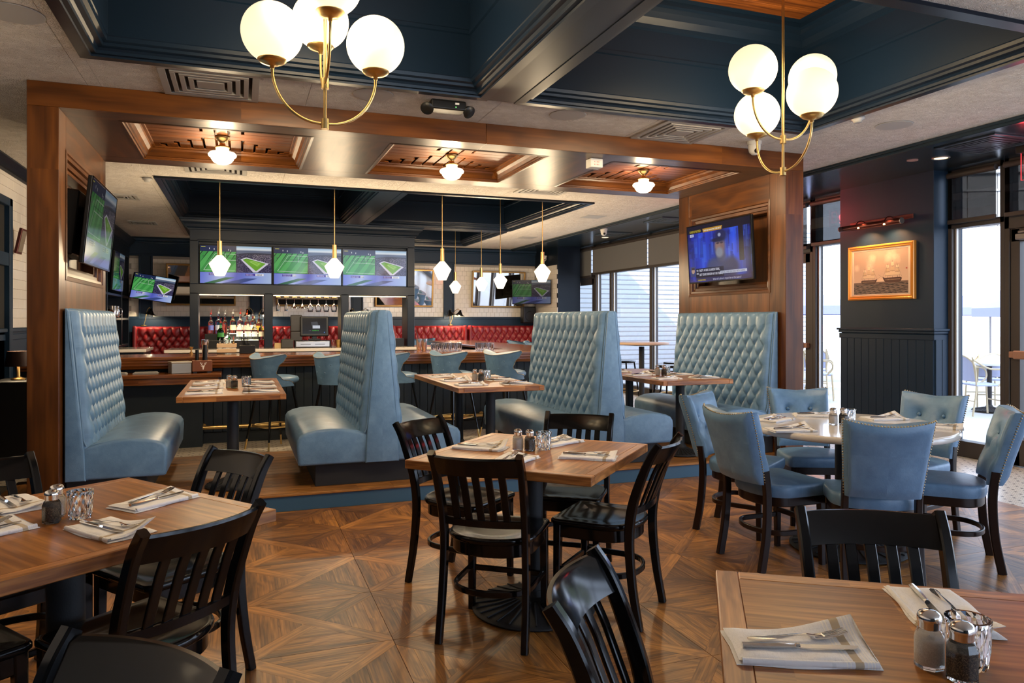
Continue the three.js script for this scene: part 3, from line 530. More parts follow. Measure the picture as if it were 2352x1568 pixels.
// television hutch above the back bar
const HZ = -11.0;
const hutch = thing('bar_hutch', 'dark blue hutch with three openings under a row of televisions', 'cabinet');
{
  const jam = [[-0.66, -0.55], [0.31, 0.42], [1.37, 1.48], [2.35, 2.46]];
  for (const [a, b] of jam) mesh('stile', bb(a, b, 1.005, 1.78, HZ - 0.4, HZ, 0.005), M.navy, hutch);
  mesh('rail', bb(-0.66, 2.46, 1.76, 1.9, HZ - 0.4, HZ, 0.005), M.navy, hutch);
  for (const [a, b] of [jam[0], jam[3]]) mesh('stile', bb(a, b, 1.9, 2.5, HZ - 0.4, HZ, 0.005), M.navy, hutch);
  mesh('back_panel', bb(-0.56, 2.36, 1.9, 2.52, HZ - 0.14, HZ - 0.1), M.navy, hutch);
  mesh('fascia', bb(-0.66, 2.46, 2.48, 2.72, HZ - 0.4, HZ, 0.005), M.navy, hutch);
  mesh('fascia_bead', bb(-0.56, 2.36, 2.495, 2.51, HZ, HZ + 0.015, 0.004), M.navy, hutch);
  const cr = [[0, 2.64], [0.02, 2.645], [0.02, 2.66], [0.045, 2.675], [0.06, 2.71], [0.1, 2.74], [0.105, 2.765], [0.12, 2.77], [0.12, 2.79], [-0.3, 2.79]].map(([o, y]) => [-o, y]);
  mesh('crown_moulding', ringMould(-0.66, 2.46, HZ - 0.4, HZ, cr), M.navy, hutch);
  M.led = std({ color: rgb(0.8, 0.7, 0.5), emissive: rgb(1, 0.72, 0.42), emissiveIntensity: 7 });
  [[-0.55, 0.31], [0.42, 1.37], [1.48, 2.35]].forEach(([a, b], i) => {
    mesh('led_strip_light', bb(a + 0.01, b - 0.01, 1.745, 1.755, HZ - 0.06, HZ - 0.05, 0.002), M.led, hutch);
    const L = new THREE.RectAreaLight(new THREE.Color(1, 0.74, 0.45), 46, b - a - 0.05, 0.03); L.name = 'led_strip'; L.position.set((a + b) / 2, 1.74, HZ - 0.055); L.lookAt((a + b) / 2, 0, HZ - 0.14); scene.add(L);
  });
}

// ---------------------------------------------------------------- televisions
function tennis(c, w, h) {
  c.fillStyle = '#10141f'; c.fillRect(0, 0, w, h);
  const half = w / 2, ph = h * 0.7;
  // left picture: a striped grass court
  c.save(); c.beginPath(); c.rect(0, 0, half - 2, ph); c.clip();
  c.fillStyle = '#1d2c52'; c.fillRect(0, 0, half, ph * 0.22);
  for (let i = 0; i < 16; i++) { c.fillStyle = i % 2 ? '#3f9a4a' : '#54b35a'; c.beginPath(); const a = -half * 0.5 + i * half * 0.16; c.moveTo(a + half * 0.42, ph * 0.22); c.lineTo(a + half * 0.55, ph * 0.22); c.lineTo(a + half * 0.16, ph); c.lineTo(a - half * 0.02, ph); c.fill(); }
  c.strokeStyle = '#eef5ee'; c.lineWidth = 3; c.beginPath(); c.moveTo(half * 0.42, ph * 0.3); c.lineTo(half * 0.1, ph * 0.92); c.lineTo(half * 0.98, ph * 0.95); c.moveTo(half * 0.42, ph * 0.3); c.lineTo(half, ph * 0.32); c.moveTo(half * 0.3, ph * 0.52); c.lineTo(half, ph * 0.55); c.moveTo(half * 0.7, ph * 0.31); c.lineTo(half * 0.72, ph * 0.55); c.stroke();
  c.strokeStyle = '#20482a'; c.beginPath(); c.moveTo(half * 0.28, ph * 0.44); c.lineTo(half, ph * 0.47); c.stroke();
  c.fillStyle = '#f5f5f5'; for (const [x, y] of [[0.78, 0.12], [0.84, 0.15], [0.25, 0.08], [0.38, 0.1]]) { c.fillRect(half * x, ph * y, 7, 18); }
  c.fillStyle = '#20303a'; c.fillRect(half * 0.07, ph * 0.4, 18, 6); c.fillStyle = '#e8e052'; c.fillRect(half * 0.03, ph * 0.04, 46, 6); c.restore();
  // right picture: the stadium from above, stands all round a bright lawn
  const g = c.createLinearGradient(0, 0, 0, ph); g.addColorStop(0, '#8fb9dc'); g.addColorStop(0.12, '#eef3f6'); g.addColorStop(0.17, '#6f7d94'); g.addColorStop(0.2, '#39435e'); g.addColorStop(0.32, '#1d2036'); g.addColorStop(1, '#241c44'); c.fillStyle = g; c.fillRect(half + 2, 0, half, ph);
  c.fillStyle = '#5a6884'; c.beginPath(); c.moveTo(half + 2, ph * 0.2); c.quadraticCurveTo(half * 1.4, ph * 0.12, w, ph * 0.2); c.lineTo(w, ph * 0.26); c.quadraticCurveTo(half * 1.4, ph * 0.2, half + 2, ph * 0.3); c.fill();
  const r = rng(3); for (let i = 0; i < 2600; i++) { const x = r(), y = r(), k = r(), lit = x > 0.45 && y < 0.6; c.fillStyle = lit ? ['#e8dcec', '#c9a9c9', '#f6f0f4', '#9a86b8'][k * 4 | 0] : ['#6a63a0', '#c9c6e6', '#332d66', '#221c40', '#8f8ac2'][k * 5 | 0]; c.fillRect(half + 4 + x * half, ph * (0.3 + y * 0.7), 3, 2.4); }
  c.fillStyle = '#e2dcec'; c.beginPath(); c.moveTo(half * 1.12, ph * 0.5); c.lineTo(half * 1.28, ph * 0.42); c.lineTo(half * 1.93, ph * 0.64); c.lineTo(half * 1.6, ph * 0.99); c.lineTo(half * 1.48, ph * 0.99); c.fill();
  c.fillStyle = '#6fae2c'; c.beginPath(); c.moveTo(half * 1.18, ph * 0.51); c.lineTo(half * 1.29, ph * 0.455); c.lineTo(half * 1.84, ph * 0.645); c.lineTo(half * 1.56, ph * 0.95); c.fill(); c.fillStyle = '#8cc63f'; c.beginPath(); c.moveTo(half * 1.36, ph * 0.58); c.lineTo(half * 1.44, ph * 0.54); c.lineTo(half * 1.72, ph * 0.65); c.lineTo(half * 1.6, ph * 0.78); c.fill();
  c.strokeStyle = '#d7f0c0'; c.lineWidth = 2; c.beginPath(); c.moveTo(half * 1.4, ph * 0.59); c.lineTo(half * 1.47, ph * 0.56); c.lineTo(half * 1.66, ph * 0.64); c.lineTo(half * 1.59, ph * 0.72); c.closePath(); c.stroke(); c.fillStyle = '#2c4a22'; c.fillRect(half * 1.24, ph * 0.5, 8, 6); c.fillRect(half * 1.33, ph * 0.49, 8, 6);
  // score band and lower sweep
  const q = c.createLinearGradient(0, ph, w, h); q.addColorStop(0, '#6f7fe0'); q.addColorStop(0.28, '#b9c6f4'); q.addColorStop(0.5, '#5560c8'); q.addColorStop(0.72, '#8fa2ea'); q.addColorStop(1, '#b9cdf2'); c.fillStyle = q; c.fillRect(0, ph + 3, w, h);
  c.fillStyle = '#2f6b4a'; c.beginPath(); c.moveTo(w * 0.05, h); c.lineTo(w * 0.35, h * 0.84); c.lineTo(w * 0.48, h * 0.84); c.lineTo(w * 0.2, h); c.fill(); c.fillStyle = '#3c4f8f'; c.beginPath(); c.moveTo(w * 0.3, h); c.lineTo(w * 0.62, h * 0.86); c.lineTo(w * 0.8, h * 0.86); c.lineTo(w * 0.55, h); c.fill();
  c.fillStyle = '#f4f4fb'; c.fillRect(w * 0.12, ph + 12, w * 0.2, 26); c.fillRect(w * 0.63, ph + 12, w * 0.26, 26); c.fillStyle = '#4a2f9e'; c.fillRect(w * 0.12, ph + 12, w * 0.15, 26); c.fillRect(w * 0.63, ph + 12, w * 0.14, 26);
  // score lines too small to read
  const q2 = rng(5); for (const [x, n, col] of [[0.13, 9, '#e9e6fa'], [0.64, 8, '#e9e6fa'], [0.285, 3, '#3a3a55'], [0.79, 6, '#3a3a55']]) for (const y of [16, 28]) { c.fillStyle = col; for (let k = 0; k < n; k++) c.fillRect(w * x + k * 10, ph + y, 4 + q2() * 4, 6); }
}
const tennisTex = canvasTex(768, 432, tennis);
const talkTex = canvasTex(960, 540, (c, w, h) => {
  const g = c.createLinearGradient(0, 0, w, 0); g.addColorStop(0, '#0a0f6e'); g.addColorStop(0.25, '#2a4be8'); g.addColorStop(0.5, '#14249a'); g.addColorStop(0.75, '#2a5cff'); g.addColorStop(1, '#070a3c'); c.fillStyle = g; c.fillRect(0, 0, w, h);
  const r = rng(8); for (let i = 0; i < 90; i++) { c.fillStyle = ['rgba(90,150,255,.22)', 'rgba(10,12,80,.3)', 'rgba(40,80,255,.2)'][r() * 3 | 0]; c.fillRect(r() * w, r() * h * 0.7, 10 + r() * 46, 40 + r() * 190); }
  c.fillStyle = '#05062a'; c.fillRect(0, 0, w, h * 0.13); c.fillRect(w * 0.82, 0, w * 0.07, h * 0.7);
  // head and shoulders of a man in a cap, out of focus
  const soft = (x, y, rx, ry, col) => { c.save(); c.translate(w * x, h * y); c.scale(w * rx, h * ry); const q = c.createRadialGradient(0, 0, 0.55, 0, 0, 1); q.addColorStop(0, col + 'ff'); q.addColorStop(1, col + '00'); c.fillStyle = q; c.fillRect(-1, -1, 2, 2); c.restore(); };
  soft(0.55, 0.86, 0.3, 0.32, '#39406c'); soft(0.42, 0.78, 0.14, 0.2, '#434a78'); soft(0.7, 0.78, 0.14, 0.2, '#2f3562'); soft(0.54, 0.58, 0.09, 0.14, '#4c4f74');
  soft(0.53, 0.41, 0.105, 0.21, '#8a6a6c'); soft(0.5, 0.4, 0.05, 0.1, '#9a7876'); soft(0.52, 0.52, 0.075, 0.11, '#8c8fa4'); soft(0.5, 0.36, 0.03, 0.02, '#4a3a48'); soft(0.56, 0.36, 0.03, 0.02, '#4a3a48');
  soft(0.55, 0.23, 0.125, 0.14, '#1c2560'); soft(0.5, 0.3, 0.13, 0.045, '#141a48'); soft(0.53, 0.22, 0.03, 0.04, '#aab4d8');
  c.fillStyle = '#d9c22a'; c.font = 'bold 30px sans-serif'; c.fillText('UNDISPUTED', 36, 62); c.fillStyle = '#c79332'; c.beginPath(); c.moveTo(250, 36); c.lineTo(560, 36); c.lineTo(545, 72); c.lineTo(260, 72); c.fill(); c.fillStyle = '#fff'; c.font = 'bold 22px sans-serif'; c.fillText('Catch up tomorrow, 9:30 AM ET', 268, 62, 272);
  c.fillStyle = '#dfe6ff'; c.fillRect(40, 74, 62, 26); c.fillStyle = '#2030a0'; c.font = 'bold 22px sans-serif'; c.fillText('LIVE', 46, 95);
  c.fillStyle = '#3a4580'; c.fillRect(20, h * 0.72, 92, 100); c.fillStyle = '#c2a08e'; c.beginPath(); c.arc(66, h * 0.8, 26, 0, 7); c.fill(); c.fillStyle = '#3b2a22'; c.fillRect(42, h * 0.74, 48, 20);
  c.fillStyle = '#0b1032'; c.fillRect(112, h * 0.76, w * 0.46, 96); c.fillStyle = '#eef'; c.font = 'bold 30px sans-serif'; c.fillText('NOT A BIG LAKER FAN,', 170, h * 0.76 + 32); c.fillText('BUT YOUR DODGER HAT ON TODAY,', 170, h * 0.76 + 72, w * 0.38); c.font = 'bold 24px sans-serif'; c.fillText('TO', 122, h * 0.76 + 30); c.fillText('OK', 122, h * 0.76 + 60);
  c.fillStyle = '#c9d0e8'; c.fillRect(w * 0.52, h * 0.84, w * 0.4, 26); c.fillStyle = '#223'; c.font = '20px sans-serif'; c.fillText('SPECIAL ONE-YEAR DEAL WITH LAKERS', w * 0.53, h * 0.84 + 20, w * 0.36);
  c.fillStyle = '#1a2260'; c.fillRect(112, h * 0.93, w * 0.86, 34); c.fillStyle = '#d9c22a'; c.font = 'bold 20px sans-serif'; c.fillText('UNDISPUTED', 140, h * 0.985); c.fillStyle = '#dfe6ff'; c.font = '24px sans-serif'; c.fillText('What will LeBron\'s impact be on the Lakers?', 380, h * 0.985, 420);
});
const screenMat = (t, k = 0.85) => phys({ color: rgb(0.01, 0.01, 0.012), roughness: 0.1, emissive: rgb(1, 1, 1), emissiveMap: t, emissiveIntensity: k });
M.tvTennis = screenMat(tennisTex, 0.72); M.tvDim = screenMat(tennisTex, 0.17); M.tvTalk = screenMat(talkTex, 0.7);
const plane = (w, h) => new THREE.PlaneGeometry(w, h);
// faces +z, origin at the screen's centre
function television(w, h, mat, label, pos, turn, tilt = 0, arm = 0.12, roll = 0) {
  const t = thing('television', label, 'television', pos, turn); t.rotation.set(tilt, turn, roll, 'YXZ');
  mesh('housing', merge(at(rbox(w, h, 0.03, 0.006, 2), 0, 0, -0.018), at(rbox(w * 0.55, h * 0.6, 0.05, 0.012, 2), 0, -h * 0.08, -0.05)), M.plastic, t);
  mesh('screen', plane(w - 0.022, h - 0.026).translate(0, 0.002, -0.0022), mat, t);
  mesh('bezel', merge(bb(-w / 2, w / 2, h / 2 - 0.011, h / 2, -0.004, 0.002, 0.001), bb(-w / 2, w / 2, -h / 2, -h / 2 + 0.015, -0.004, 0.002, 0.001), bb(-w / 2, -w / 2 + 0.011, -h / 2, h / 2, -0.004, 0.002, 0.001), bb(w / 2 - 0.011, w / 2, -h / 2, h / 2, -0.004, 0.002, 0.001)), M.screenBlack, t);
  mesh('wall_bracket', merge(bb(-0.16, 0.16, -0.12, 0.12, -0.1, -0.07, 0.004), bb(-0.03, 0.03, -0.05, 0.05, -0.08 - arm, -0.08, 0.004)), M.plastic, t);
  if (arm === 0.14) mesh('mount_box', bb(-0.42, 0.3, -0.26, 0.22, -0.23, -0.1, 0.01), M.plastic, t);
  return t;
}
const tvW = 0.955, tvH = 0.545;
[['leftmost', -0.065], ['middle', 0.905], ['rightmost', 1.87]].forEach(([p, x]) => television(tvW, tvH, M.tvTennis, `television showing tennis, ${p} of the three above the bar`, [x, 2.17, HZ - 0.03], 0, 0.03, 0.02));
television(1.11, 0.635, M.tvDim, 'large television tilted out from the left wood post', [-1.035, 2.13, -6.62], PI / 2, 0.1, 0.14);
television(1.11, 0.635, M.tvTalk, 'television showing a man in a cap on the right wood post', [4.69, 2.12, -6.54], -PI / 2, 0.06, 0.02);
television(0.8, 0.47, M.tvTennis, 'small television tilted over the red bench in the back left corner', [-1.5, 1.98, -14.9], 0.6, 0.2, 0.3, -0.12);
television(1.11, 0.635, M.tvDim, 'television on the blue shelving of the left wall', [-1.9, 2.2, -13.75], PI / 2, 0.06, 0.02);
television(0.84, 0.52, M.tvDim, 'television at the far right corner beside the glazed door', [5.83, 2.0, -14.72], -0.5, 0.08, 0.3);

// ---------------------------------------------------------------- shelving, banquettes, mirrors at the back
const shelf = thing('wall_shelving', 'tall dark blue built-in shelving on the left wall', 'shelving');
{
  const x0 = XL + 0.005, x1 = -1.95, z0 = -15.3, z1 = -11.8;
  mesh('back_board', bb(x0, x0 + 0.02, 0, 2.75, z0, z1), M.navy, shelf);
  for (const z of [z0, -14.45, -12.95, z1]) mesh('upright', bb(x0, x1, 0, 2.75, z - 0.03, z + 0.03, 0.004), M.navy, shelf);
  for (const y of [0.05, 0.95, 1.42, 1.82]) mesh('shelf_board', bb(x0, x1 - 0.005, y - 0.02, y + 0.02, z0, z1, 0.004), M.navy, shelf);
  mesh('fascia', bb(x0, x1 + 0.005, 2.55, 2.77, z0 - 0.03, z1 + 0.03, 0.004), M.navy, shelf);
  mesh('crown_moulding', extrudeZ([[0, 2.75], [0.02, 2.755], [0.03, 2.79], [0.08, 2.84], [0.1, 2.87], [0.1, 2.9], [-0.2, 2.9], [-0.2, 2.75]], z0 - 0.05, z1 + 0.05, x1), M.navy, shelf);
}
const jugGeo = lathe([[0.001, 0], [0.06, 0], [0.068, 0.03], [0.07, 0.12], [0.058, 0.18], [0.062, 0.2], [0.056, 0.2], [0.052, 0.18], [0.062, 0.12], [0.06, 0.01], [0.001, 0.008]], 24);
[[-14.2, 'steel water jug on the left wall shelf, farther of two'], [-13.9, 'steel water jug on the left wall shelf, nearer of two']].forEach(([z, l]) => { const j = thing('water_jug', l, 'jug', [-2.02, 1.44, z], 0, 'steel jugs on the shelf'); mesh('body', jugGeo, M.chrome, j); mesh('handle', tube([V(0.06, 0.17, 0), V(0.1, 0.15, 0), V(0.105, 0.08, 0), V(0.068, 0.04, 0)], 0.006, 16, 6), M.chrome, j); });
single('copper_pot', lathe([[0.001, 0], [0.07, 0], [0.09, 0.05], [0.085, 0.1], [0.06, 0.13], [0.001, 0.14]], 24), std({ color: rgb(0.7, 0.25, 0.1), metalness: 1, roughness: 0.25 }), 'copper pot on the left wall shelf beside the jugs', 'pot', null, [-2.02, 1.44, -13.5]);

const redBack = {}, banq = [[-1.9, -0.3], [-0.3, 1.3], [1.3, 2.95], [2.95, 4.58], [4.62, 6.2]];
banq.forEach(([a, b], i) => {
  const w = b - a, l = ['red tufted banquette in the back left corner', 'red tufted banquette behind the bottle opening', 'red tufted banquette behind the cash register', 'red tufted banquette left of the paired lamps seam', 'red tufted banquette below the rightmost wall mirror'][i];
  const t = thing('banquette', l, 'banquette', [(a + b) / 2, 0, -15.54], 0, 'red banquettes along the back wall');
  redBack[w.toFixed(2)] ??= tufted(w - 0.02, 0.82, { s: 0.14, t: 0.115, depth: 0.05, nu: 8, nv: 8, top: 0.12 });
  mesh('frame', bb(-w / 2, w / 2, 0.0, 1.26, 0, 0.1, 0.02), M.red, t);
  const c = mesh('tufted_back', redBack[w.toFixed(2)], M.red, t); c.position.set(0, 0.46, 0.13); c.rotation.x = -0.05;
  mesh('seat_cushion', at(rbox(w - 0.01, 0.16, 0.52, 0.05, 4), 0, 0.4, 0.38), M.red, t); mesh('plinth', bb(-w / 2 + 0.02, w / 2 - 0.02, 0, 0.34, 0.05, 0.58, 0.004), M.blackMatt, t);
  mesh('side_roll', merge(at(rbox(0.07, 0.86, 0.16, 0.034, 4), -w / 2 + 0.035, 0.86, 0.16), at(rbox(0.07, 0.86, 0.16, 0.034, 4), w / 2 - 0.035, 0.86, 0.16)), M.red, t);
});
M.gilt = std({ color: rgb(0.45, 0.27, 0.09), metalness: 0.7, roughness: 0.35 });
[[-0.72, 'gilt framed wall mirror in the back left corner'], [1.28, 'gilt framed wall mirror seen through the glass rack'], [3.25, 'gilt framed wall mirror right of the bar hutch'], [5.35, 'gilt framed wall mirror behind the hexagonal pendants']].forEach(([x, l]) => {
  const w = 1.24, h = 0.8, m = thing('wall_mirror', l, 'mirror', [x, 2.08, ZB + 0.12], 0, 'gilt mirrors on the back wall'); m.rotation.x = 0.12;
  mesh('glass', bb(-w / 2 + 0.03, w / 2 - 0.03, -h / 2 + 0.03, h / 2 - 0.03, -0.01, 0.004, 0.003), M.mirror, m);
  mesh('backing', bb(-w / 2 + 0.01, w / 2 - 0.01, -h / 2 + 0.01, h / 2 - 0.01, -0.025, -0.011), M.blackMatt, m);
  mesh('frame', merge(bb(-w / 2, w / 2, h / 2 - 0.035, h / 2, -0.03, 0.02, 0.006), bb(-w / 2, w / 2, -h / 2, -h / 2 + 0.035, -0.03, 0.02, 0.006), bb(-w / 2, -w / 2 + 0.035, -h / 2 + 0.03, h / 2 - 0.03, -0.03, 0.02, 0.006), bb(w / 2 - 0.035, w / 2, -h / 2 + 0.03, h / 2 - 0.03, -0.03, 0.02, 0.006)), M.gilt, m);
});
single('wall_speaker', merge(at(rbox(0.3, 0.36, 0.2, 0.02, 2), 0, 0, 0), cyl(0.11, 0.1, 0.02, 24).rotateX(PI / 2).translate(0, -0.03, 0.1)), M.plastic, 'black wall speaker under the far right television', 'speaker', null, [5.98, 1.52, -15.3]);

// ---------------------------------------------------------------- bottles and bar tools
function bottleGeo(h, r, sh = 0.55, neck = 0.28) { const n = r * 0.34; return lathe([[0.001, 0], [r * 0.9, 0], [r, 0.006], [r, h * sh], [r * 0.92, h * (sh + 0.05)], [r * 0.6, h * (sh + 0.13)], [n, h * (sh + 0.2)], [n, h * 0.96], [n * 1.15, h * 0.965], [n * 1.15, h], [0.001, h]], 20); }
const glassTint = (c, k = 0.08) => phys({ color: 0xffffff, transmission: 1, roughness: 0.03, thickness: 0.06, ior: 1.36, attenuationColor: new THREE.Color(c), attenuationDistance: k });
const GT = { clear: glassTint('#f4f7f2', 0.5), pale: glassTint('#f3e8b8', 0.12), amber: glassTint('#d9882c', 0.06), green: glassTint('#2f9a3a', 0.05), blue: glassTint('#7fa6e8', 0.1), brown: glassTint('#5a2a0e', 0.04) };
const bottleShapes = [bottleGeo(0.27, 0.037), bottleGeo(0.28, 0.042, 0.58), bottleGeo(0.25, 0.04, 0.5), bottleGeo(0.24, 0.044, 0.52)], labelMats = {};
const labelMat = (c) => labelMats[c] ??= std({ color: new THREE.Color(c), roughness: 0.6 });
function bottle(x, y, z, g, tint, lab, cap, label, sc = 1) {
  const b = thing('bottle', label, 'bottle', [x, y, z], 0, 'spirit bottles on the back bar'); b.scale.setScalar(sc);
  const s = bottleShapes[g], R = [0.037, 0.042, 0.04, 0.044][g], H0 = [0.27, 0.28, 0.25, 0.24][g];
  mesh('glass', s, GT[tint], b); if (lab) mesh('paper_label', cyl(R + 0.0008, R + 0.0008, H0 * 0.26, 20).translate(0, H0 * 0.3, 0), labelMat(lab), b);
  mesh('pourer', merge(cyl(0.014, 0.012, 0.022, 12).translate(0, H0 + 0.01, 0), tube([V(0, H0 + 0.02, 0), V(0.002, H0 + 0.045, 0), V(0.012, H0 + 0.065, 0)], 0.0035, 8, 6)), labelMat(cap), b);
}
const stepA = thing('bottle_step', 'lit stepped bottle display in the left hutch opening', 'shelf', [-0.12, 1.005, HZ]);
mesh('lower_step', bb(-0.36, 0.36, 0, 0.11, -0.2, -0.06, 0.004), M.plastic, stepA); mesh('upper_step', bb(-0.36, 0.36, 0, 0.2, -0.34, -0.205, 0.004), M.plastic, stepA);
M.stepGlow = std({ color: rgb(0.8, 0.8, 0.7), emissive: rgb(1, 0.9, 0.62), emissiveIntensity: 2.2 });
mesh('lamp_panel', merge(bb(-0.05, 0.35, 0.11, 0.116, -0.19, -0.07, 0.001), bb(-0.05, 0.35, 0.2, 0.206, -0.33, -0.21, 0.001)), M.stepGlow, stepA);
{
  const L = new THREE.RectAreaLight(new THREE.Color(1, 0.88, 0.6), 14, 0.38, 0.12); L.name = 'step_lamp'; L.position.set(0.03, 1.125, HZ - 0.13); L.lookAt(0.03, 3, HZ - 0.13); scene.add(L);
  const zs = HZ - 0.13, zb = HZ - 0.27, yl = 1.122, yh = 1.212;
  const rows = [[-0.4, yh, zb, 0, 'clear', '#6a74c8', '#a03030', 'clear bottle with blue label at the left end of the shelf'], [-0.3, yh, zb, 1, 'blue', '#c8cfe8', '#9aa0a8', 'pale blue bottle with silver pourer, second on the upper step'], [-0.215, yh, zb, 0, 'pale', null, '#9aa0a8', 'slim pale bottle on the upper step'], [-0.163, yh - 0.21, zb - 0.11, 2, 'brown', '#241408', '#222', 'dark brown bottle behind the pale ones'], [-0.11, yh, zb, 1, 'pale', '#efe6c4', '#c8c8c8', 'pale yellow bottle on the upper step'], [-0.01, yh, zb, 1, 'clear', '#eceae2', '#b02a20', 'clear bottle with white label and red cap'], [0.08, yh, zb, 0, 'pale', '#f0e8d0', '#d0501c', 'pale bottle with orange cap on the upper step'], [0.16, yh, zb, 1, 'clear', '#dfe6f4', '#222', 'clear bottle with dark pourer on the upper step'], [0.24, yh, zb, 2, 'pale', '#e0c24a', '#222', 'yellow labelled bottle at the right end'],
    [-0.27, yl, zs, 3, 'green', '#2c7a34', '#a02020', 'green gin bottle with red seal'], [-0.17, yl - 0.1, zs + 0.1, 2, 'clear', '#b8cfd8', '#20303a', 'clear bottle with floral etching on the counter'], [-0.02, yl, zs, 1, 'clear', '#f2efe8', '#c8c8c8', 'large white labelled bottle on the lower step'], [0.09, yl, zs, 1, 'clear', '#f2efe8', '#222', 'white labelled bottle beside the large one'], [0.18, yl, zs, 0, 'pale', '#e8eef6', '#222', 'bottle with pale blue label on the lower step'], [0.27, yl, zs, 0, 'clear', '#e9e2cc', '#222', 'clear bottle at the right end of the lower step']];
  for (const [x, y, z, g, t, lb, cp, l] of rows) bottle(x, y, z, g, t, lb, cp, l);
  const stepB = thing('bottle_riser', 'black bottle riser in the right hutch opening', 'shelf', [2.08, 1.005, HZ]); mesh('body', bb(-0.24, 0.24, 0, 0.12, -0.3, -0.08, 0.004), M.plastic, stepB);
  for (const [x, l] of [[2.0, 'amber whisky bottle, left of the pair in the right opening'], [2.13, 'amber whisky bottle, right of the pair in the right opening'], [2.06, 'amber bottle behind the pair in the right opening']]) bottle(x, 1.125, HZ - (x === 2.06 ? 0.26 : 0.17), 0, 'amber', '#caa050', '#222', l);
}
// stemware hanging upside down
const stems = {
  flute: lathe([[0.001, 0], [0.03, 0], [0.03, -0.002], [0.004, -0.006], [0.0035, -0.07], [0.012, -0.08], [0.022, -0.12], [0.025, -0.19], [0.0235, -0.19], [0.02, -0.12], [0.008, -0.085], [0.001, -0.08]], 20),
  martini: lathe([[0.001, 0], [0.034, 0], [0.034, -0.002], [0.004, -0.006], [0.0035, -0.075], [0.008, -0.082], [0.055, -0.15], [0.0535, -0.15], [0.006, -0.086], [0.001, -0.085]], 24),
  wine: lathe([[0.001, 0], [0.034, 0], [0.034, -0.002], [0.004, -0.006], [0.0035, -0.075], [0.02, -0.085], [0.04, -0.115], [0.043, -0.15], [0.034, -0.2], [0.0325, -0.2], [0.041, -0.15], [0.038, -0.117], [0.018, -0.089], [0.001, -0.086]], 24) };
const rack = thing('glass_rack', 'brass stemware rack under the middle hutch opening', 'rack', [0.895, 1.735, HZ - 0.14]);
for (let k = 0; k < 8; k++) mesh('rail', bb(-0.4 + k * 0.112 - 0.03, -0.4 + k * 0.112 + 0.03, -0.014, 0.0, -0.12, 0.1, 0.003), M.gilt, rack);
['flute', 'flute', 'martini', 'martini', 'wine', 'wine', 'wine', 'wine'].forEach((k, i) => single('hanging_glass', stems[k], M.glass, `${k === 'flute' ? 'flute' : k + ' glass'} hanging from the rack, ${['first', 'second', 'third', 'fourth', 'fifth', 'sixth', 'seventh', 'eighth'][i]} from the left`, 'glass', 'glasses hanging over the register', [0.495 + i * 0.112, 1.72, HZ - 0.1]));
// register
const pos = thing('register_screen', 'black touch screen register in the middle hutch opening', 'monitor', [1.0, 1.11, HZ - 0.08]);
mesh('housing', turned(at(rbox(0.4, 0.29, 0.04, 0.015, 3), 0, 0.2, 0), 'x', -0.08), M.plastic, pos);
mesh('screen', turned(plane(0.34, 0.23).translate(0, 0.205, 0.0215), 'x', -0.08), screenMat(canvasTex(256, 192, (c, w, h) => { c.fillStyle = '#020203'; c.fillRect(0, 0, w, h); c.fillStyle = '#3c3f44'; c.beginPath(); c.moveTo(90, 50); c.lineTo(158, 42); c.lineTo(172, 92); c.lineTo(100, 100); c.fill(); c.fillStyle = '#c9ced8'; c.fillRect(108, 90, 78, 36); c.fillStyle = '#8a90a0'; c.font = 'bold 18px monospace'; c.fillText('| | | |', 116, 114); c.fillStyle = '#46e03c'; c.font = 'bold 12px monospace'; c.fillText('CLOCKED IN', 100, 156); c.fillStyle = '#c8c8c8'; c.fillText('-->', 66, 156); c.fillStyle = '#6aa0ff'; c.fillRect(228, 170, 8, 8); }), 0.9), pos);
mesh('stand', merge(at(rbox(0.16, 0.02, 0.14, 0.006, 2), 0, 0.01, 0), at(rbox(0.07, 0.09, 0.03, 0.01, 2), 0, 0.05, -0.03)), M.plastic, pos);
const drw = thing('cash_drawer', 'steel and black cash drawer under the register screen', 'drawer', [0.97, 1.005, HZ - 0.1]);
mesh('case', at(rbox(0.5, 0.1, 0.2, 0.006, 2), 0, 0.052, 0), M.plastic, drw); mesh('front', bb(-0.235, 0.235, 0.012, 0.09, 0.1, 0.108, 0.003), M.steel, drw); mesh('slot', merge(bb(-0.17, -0.03, 0.045, 0.052, 0.108, 0.11, 0.001), bb(0.03, 0.17, 0.045, 0.052, 0.108, 0.11, 0.001)), M.paintedShade, drw);  // slots are raised bars coloured black for shade, no recess is cut
single('receipt_printer', merge(at(rbox(0.17, 0.12, 0.18, 0.012, 2), 0, 0.06, 0), bb(-0.06, 0.06, 0.118, 0.126, -0.04, 0.05, 0.002)), std({ color: rgb(0.03, 0.027, 0.022), roughness: 0.4 }), 'black receipt printer left of the cash drawer', 'printer', null, [0.62, 1.005, HZ - 0.09]);
single('card_box', bb(-0.045, 0.045, 0, 0.07, -0.03, 0.03, 0.003), std({ color: rgb(0.5, 0.34, 0.16), roughness: 0.7 }), 'small tan box beside the receipt printer', 'box', null, [0.49, 1.005, HZ - 0.07]);
single('terminal_rear', merge(at(rbox(0.16, 0.24, 0.08, 0.012, 2), 0, 0.25, 0), at(rbox(0.16, 0.13, 0.14, 0.008, 2), 0, 0.065, 0)), std({ color: rgb(0.022, 0.018, 0.015), roughness: 0.45 }), 'black terminal seen from behind left of the register screen', 'terminal', null, [0.75, 1.105, HZ - 0.16]);
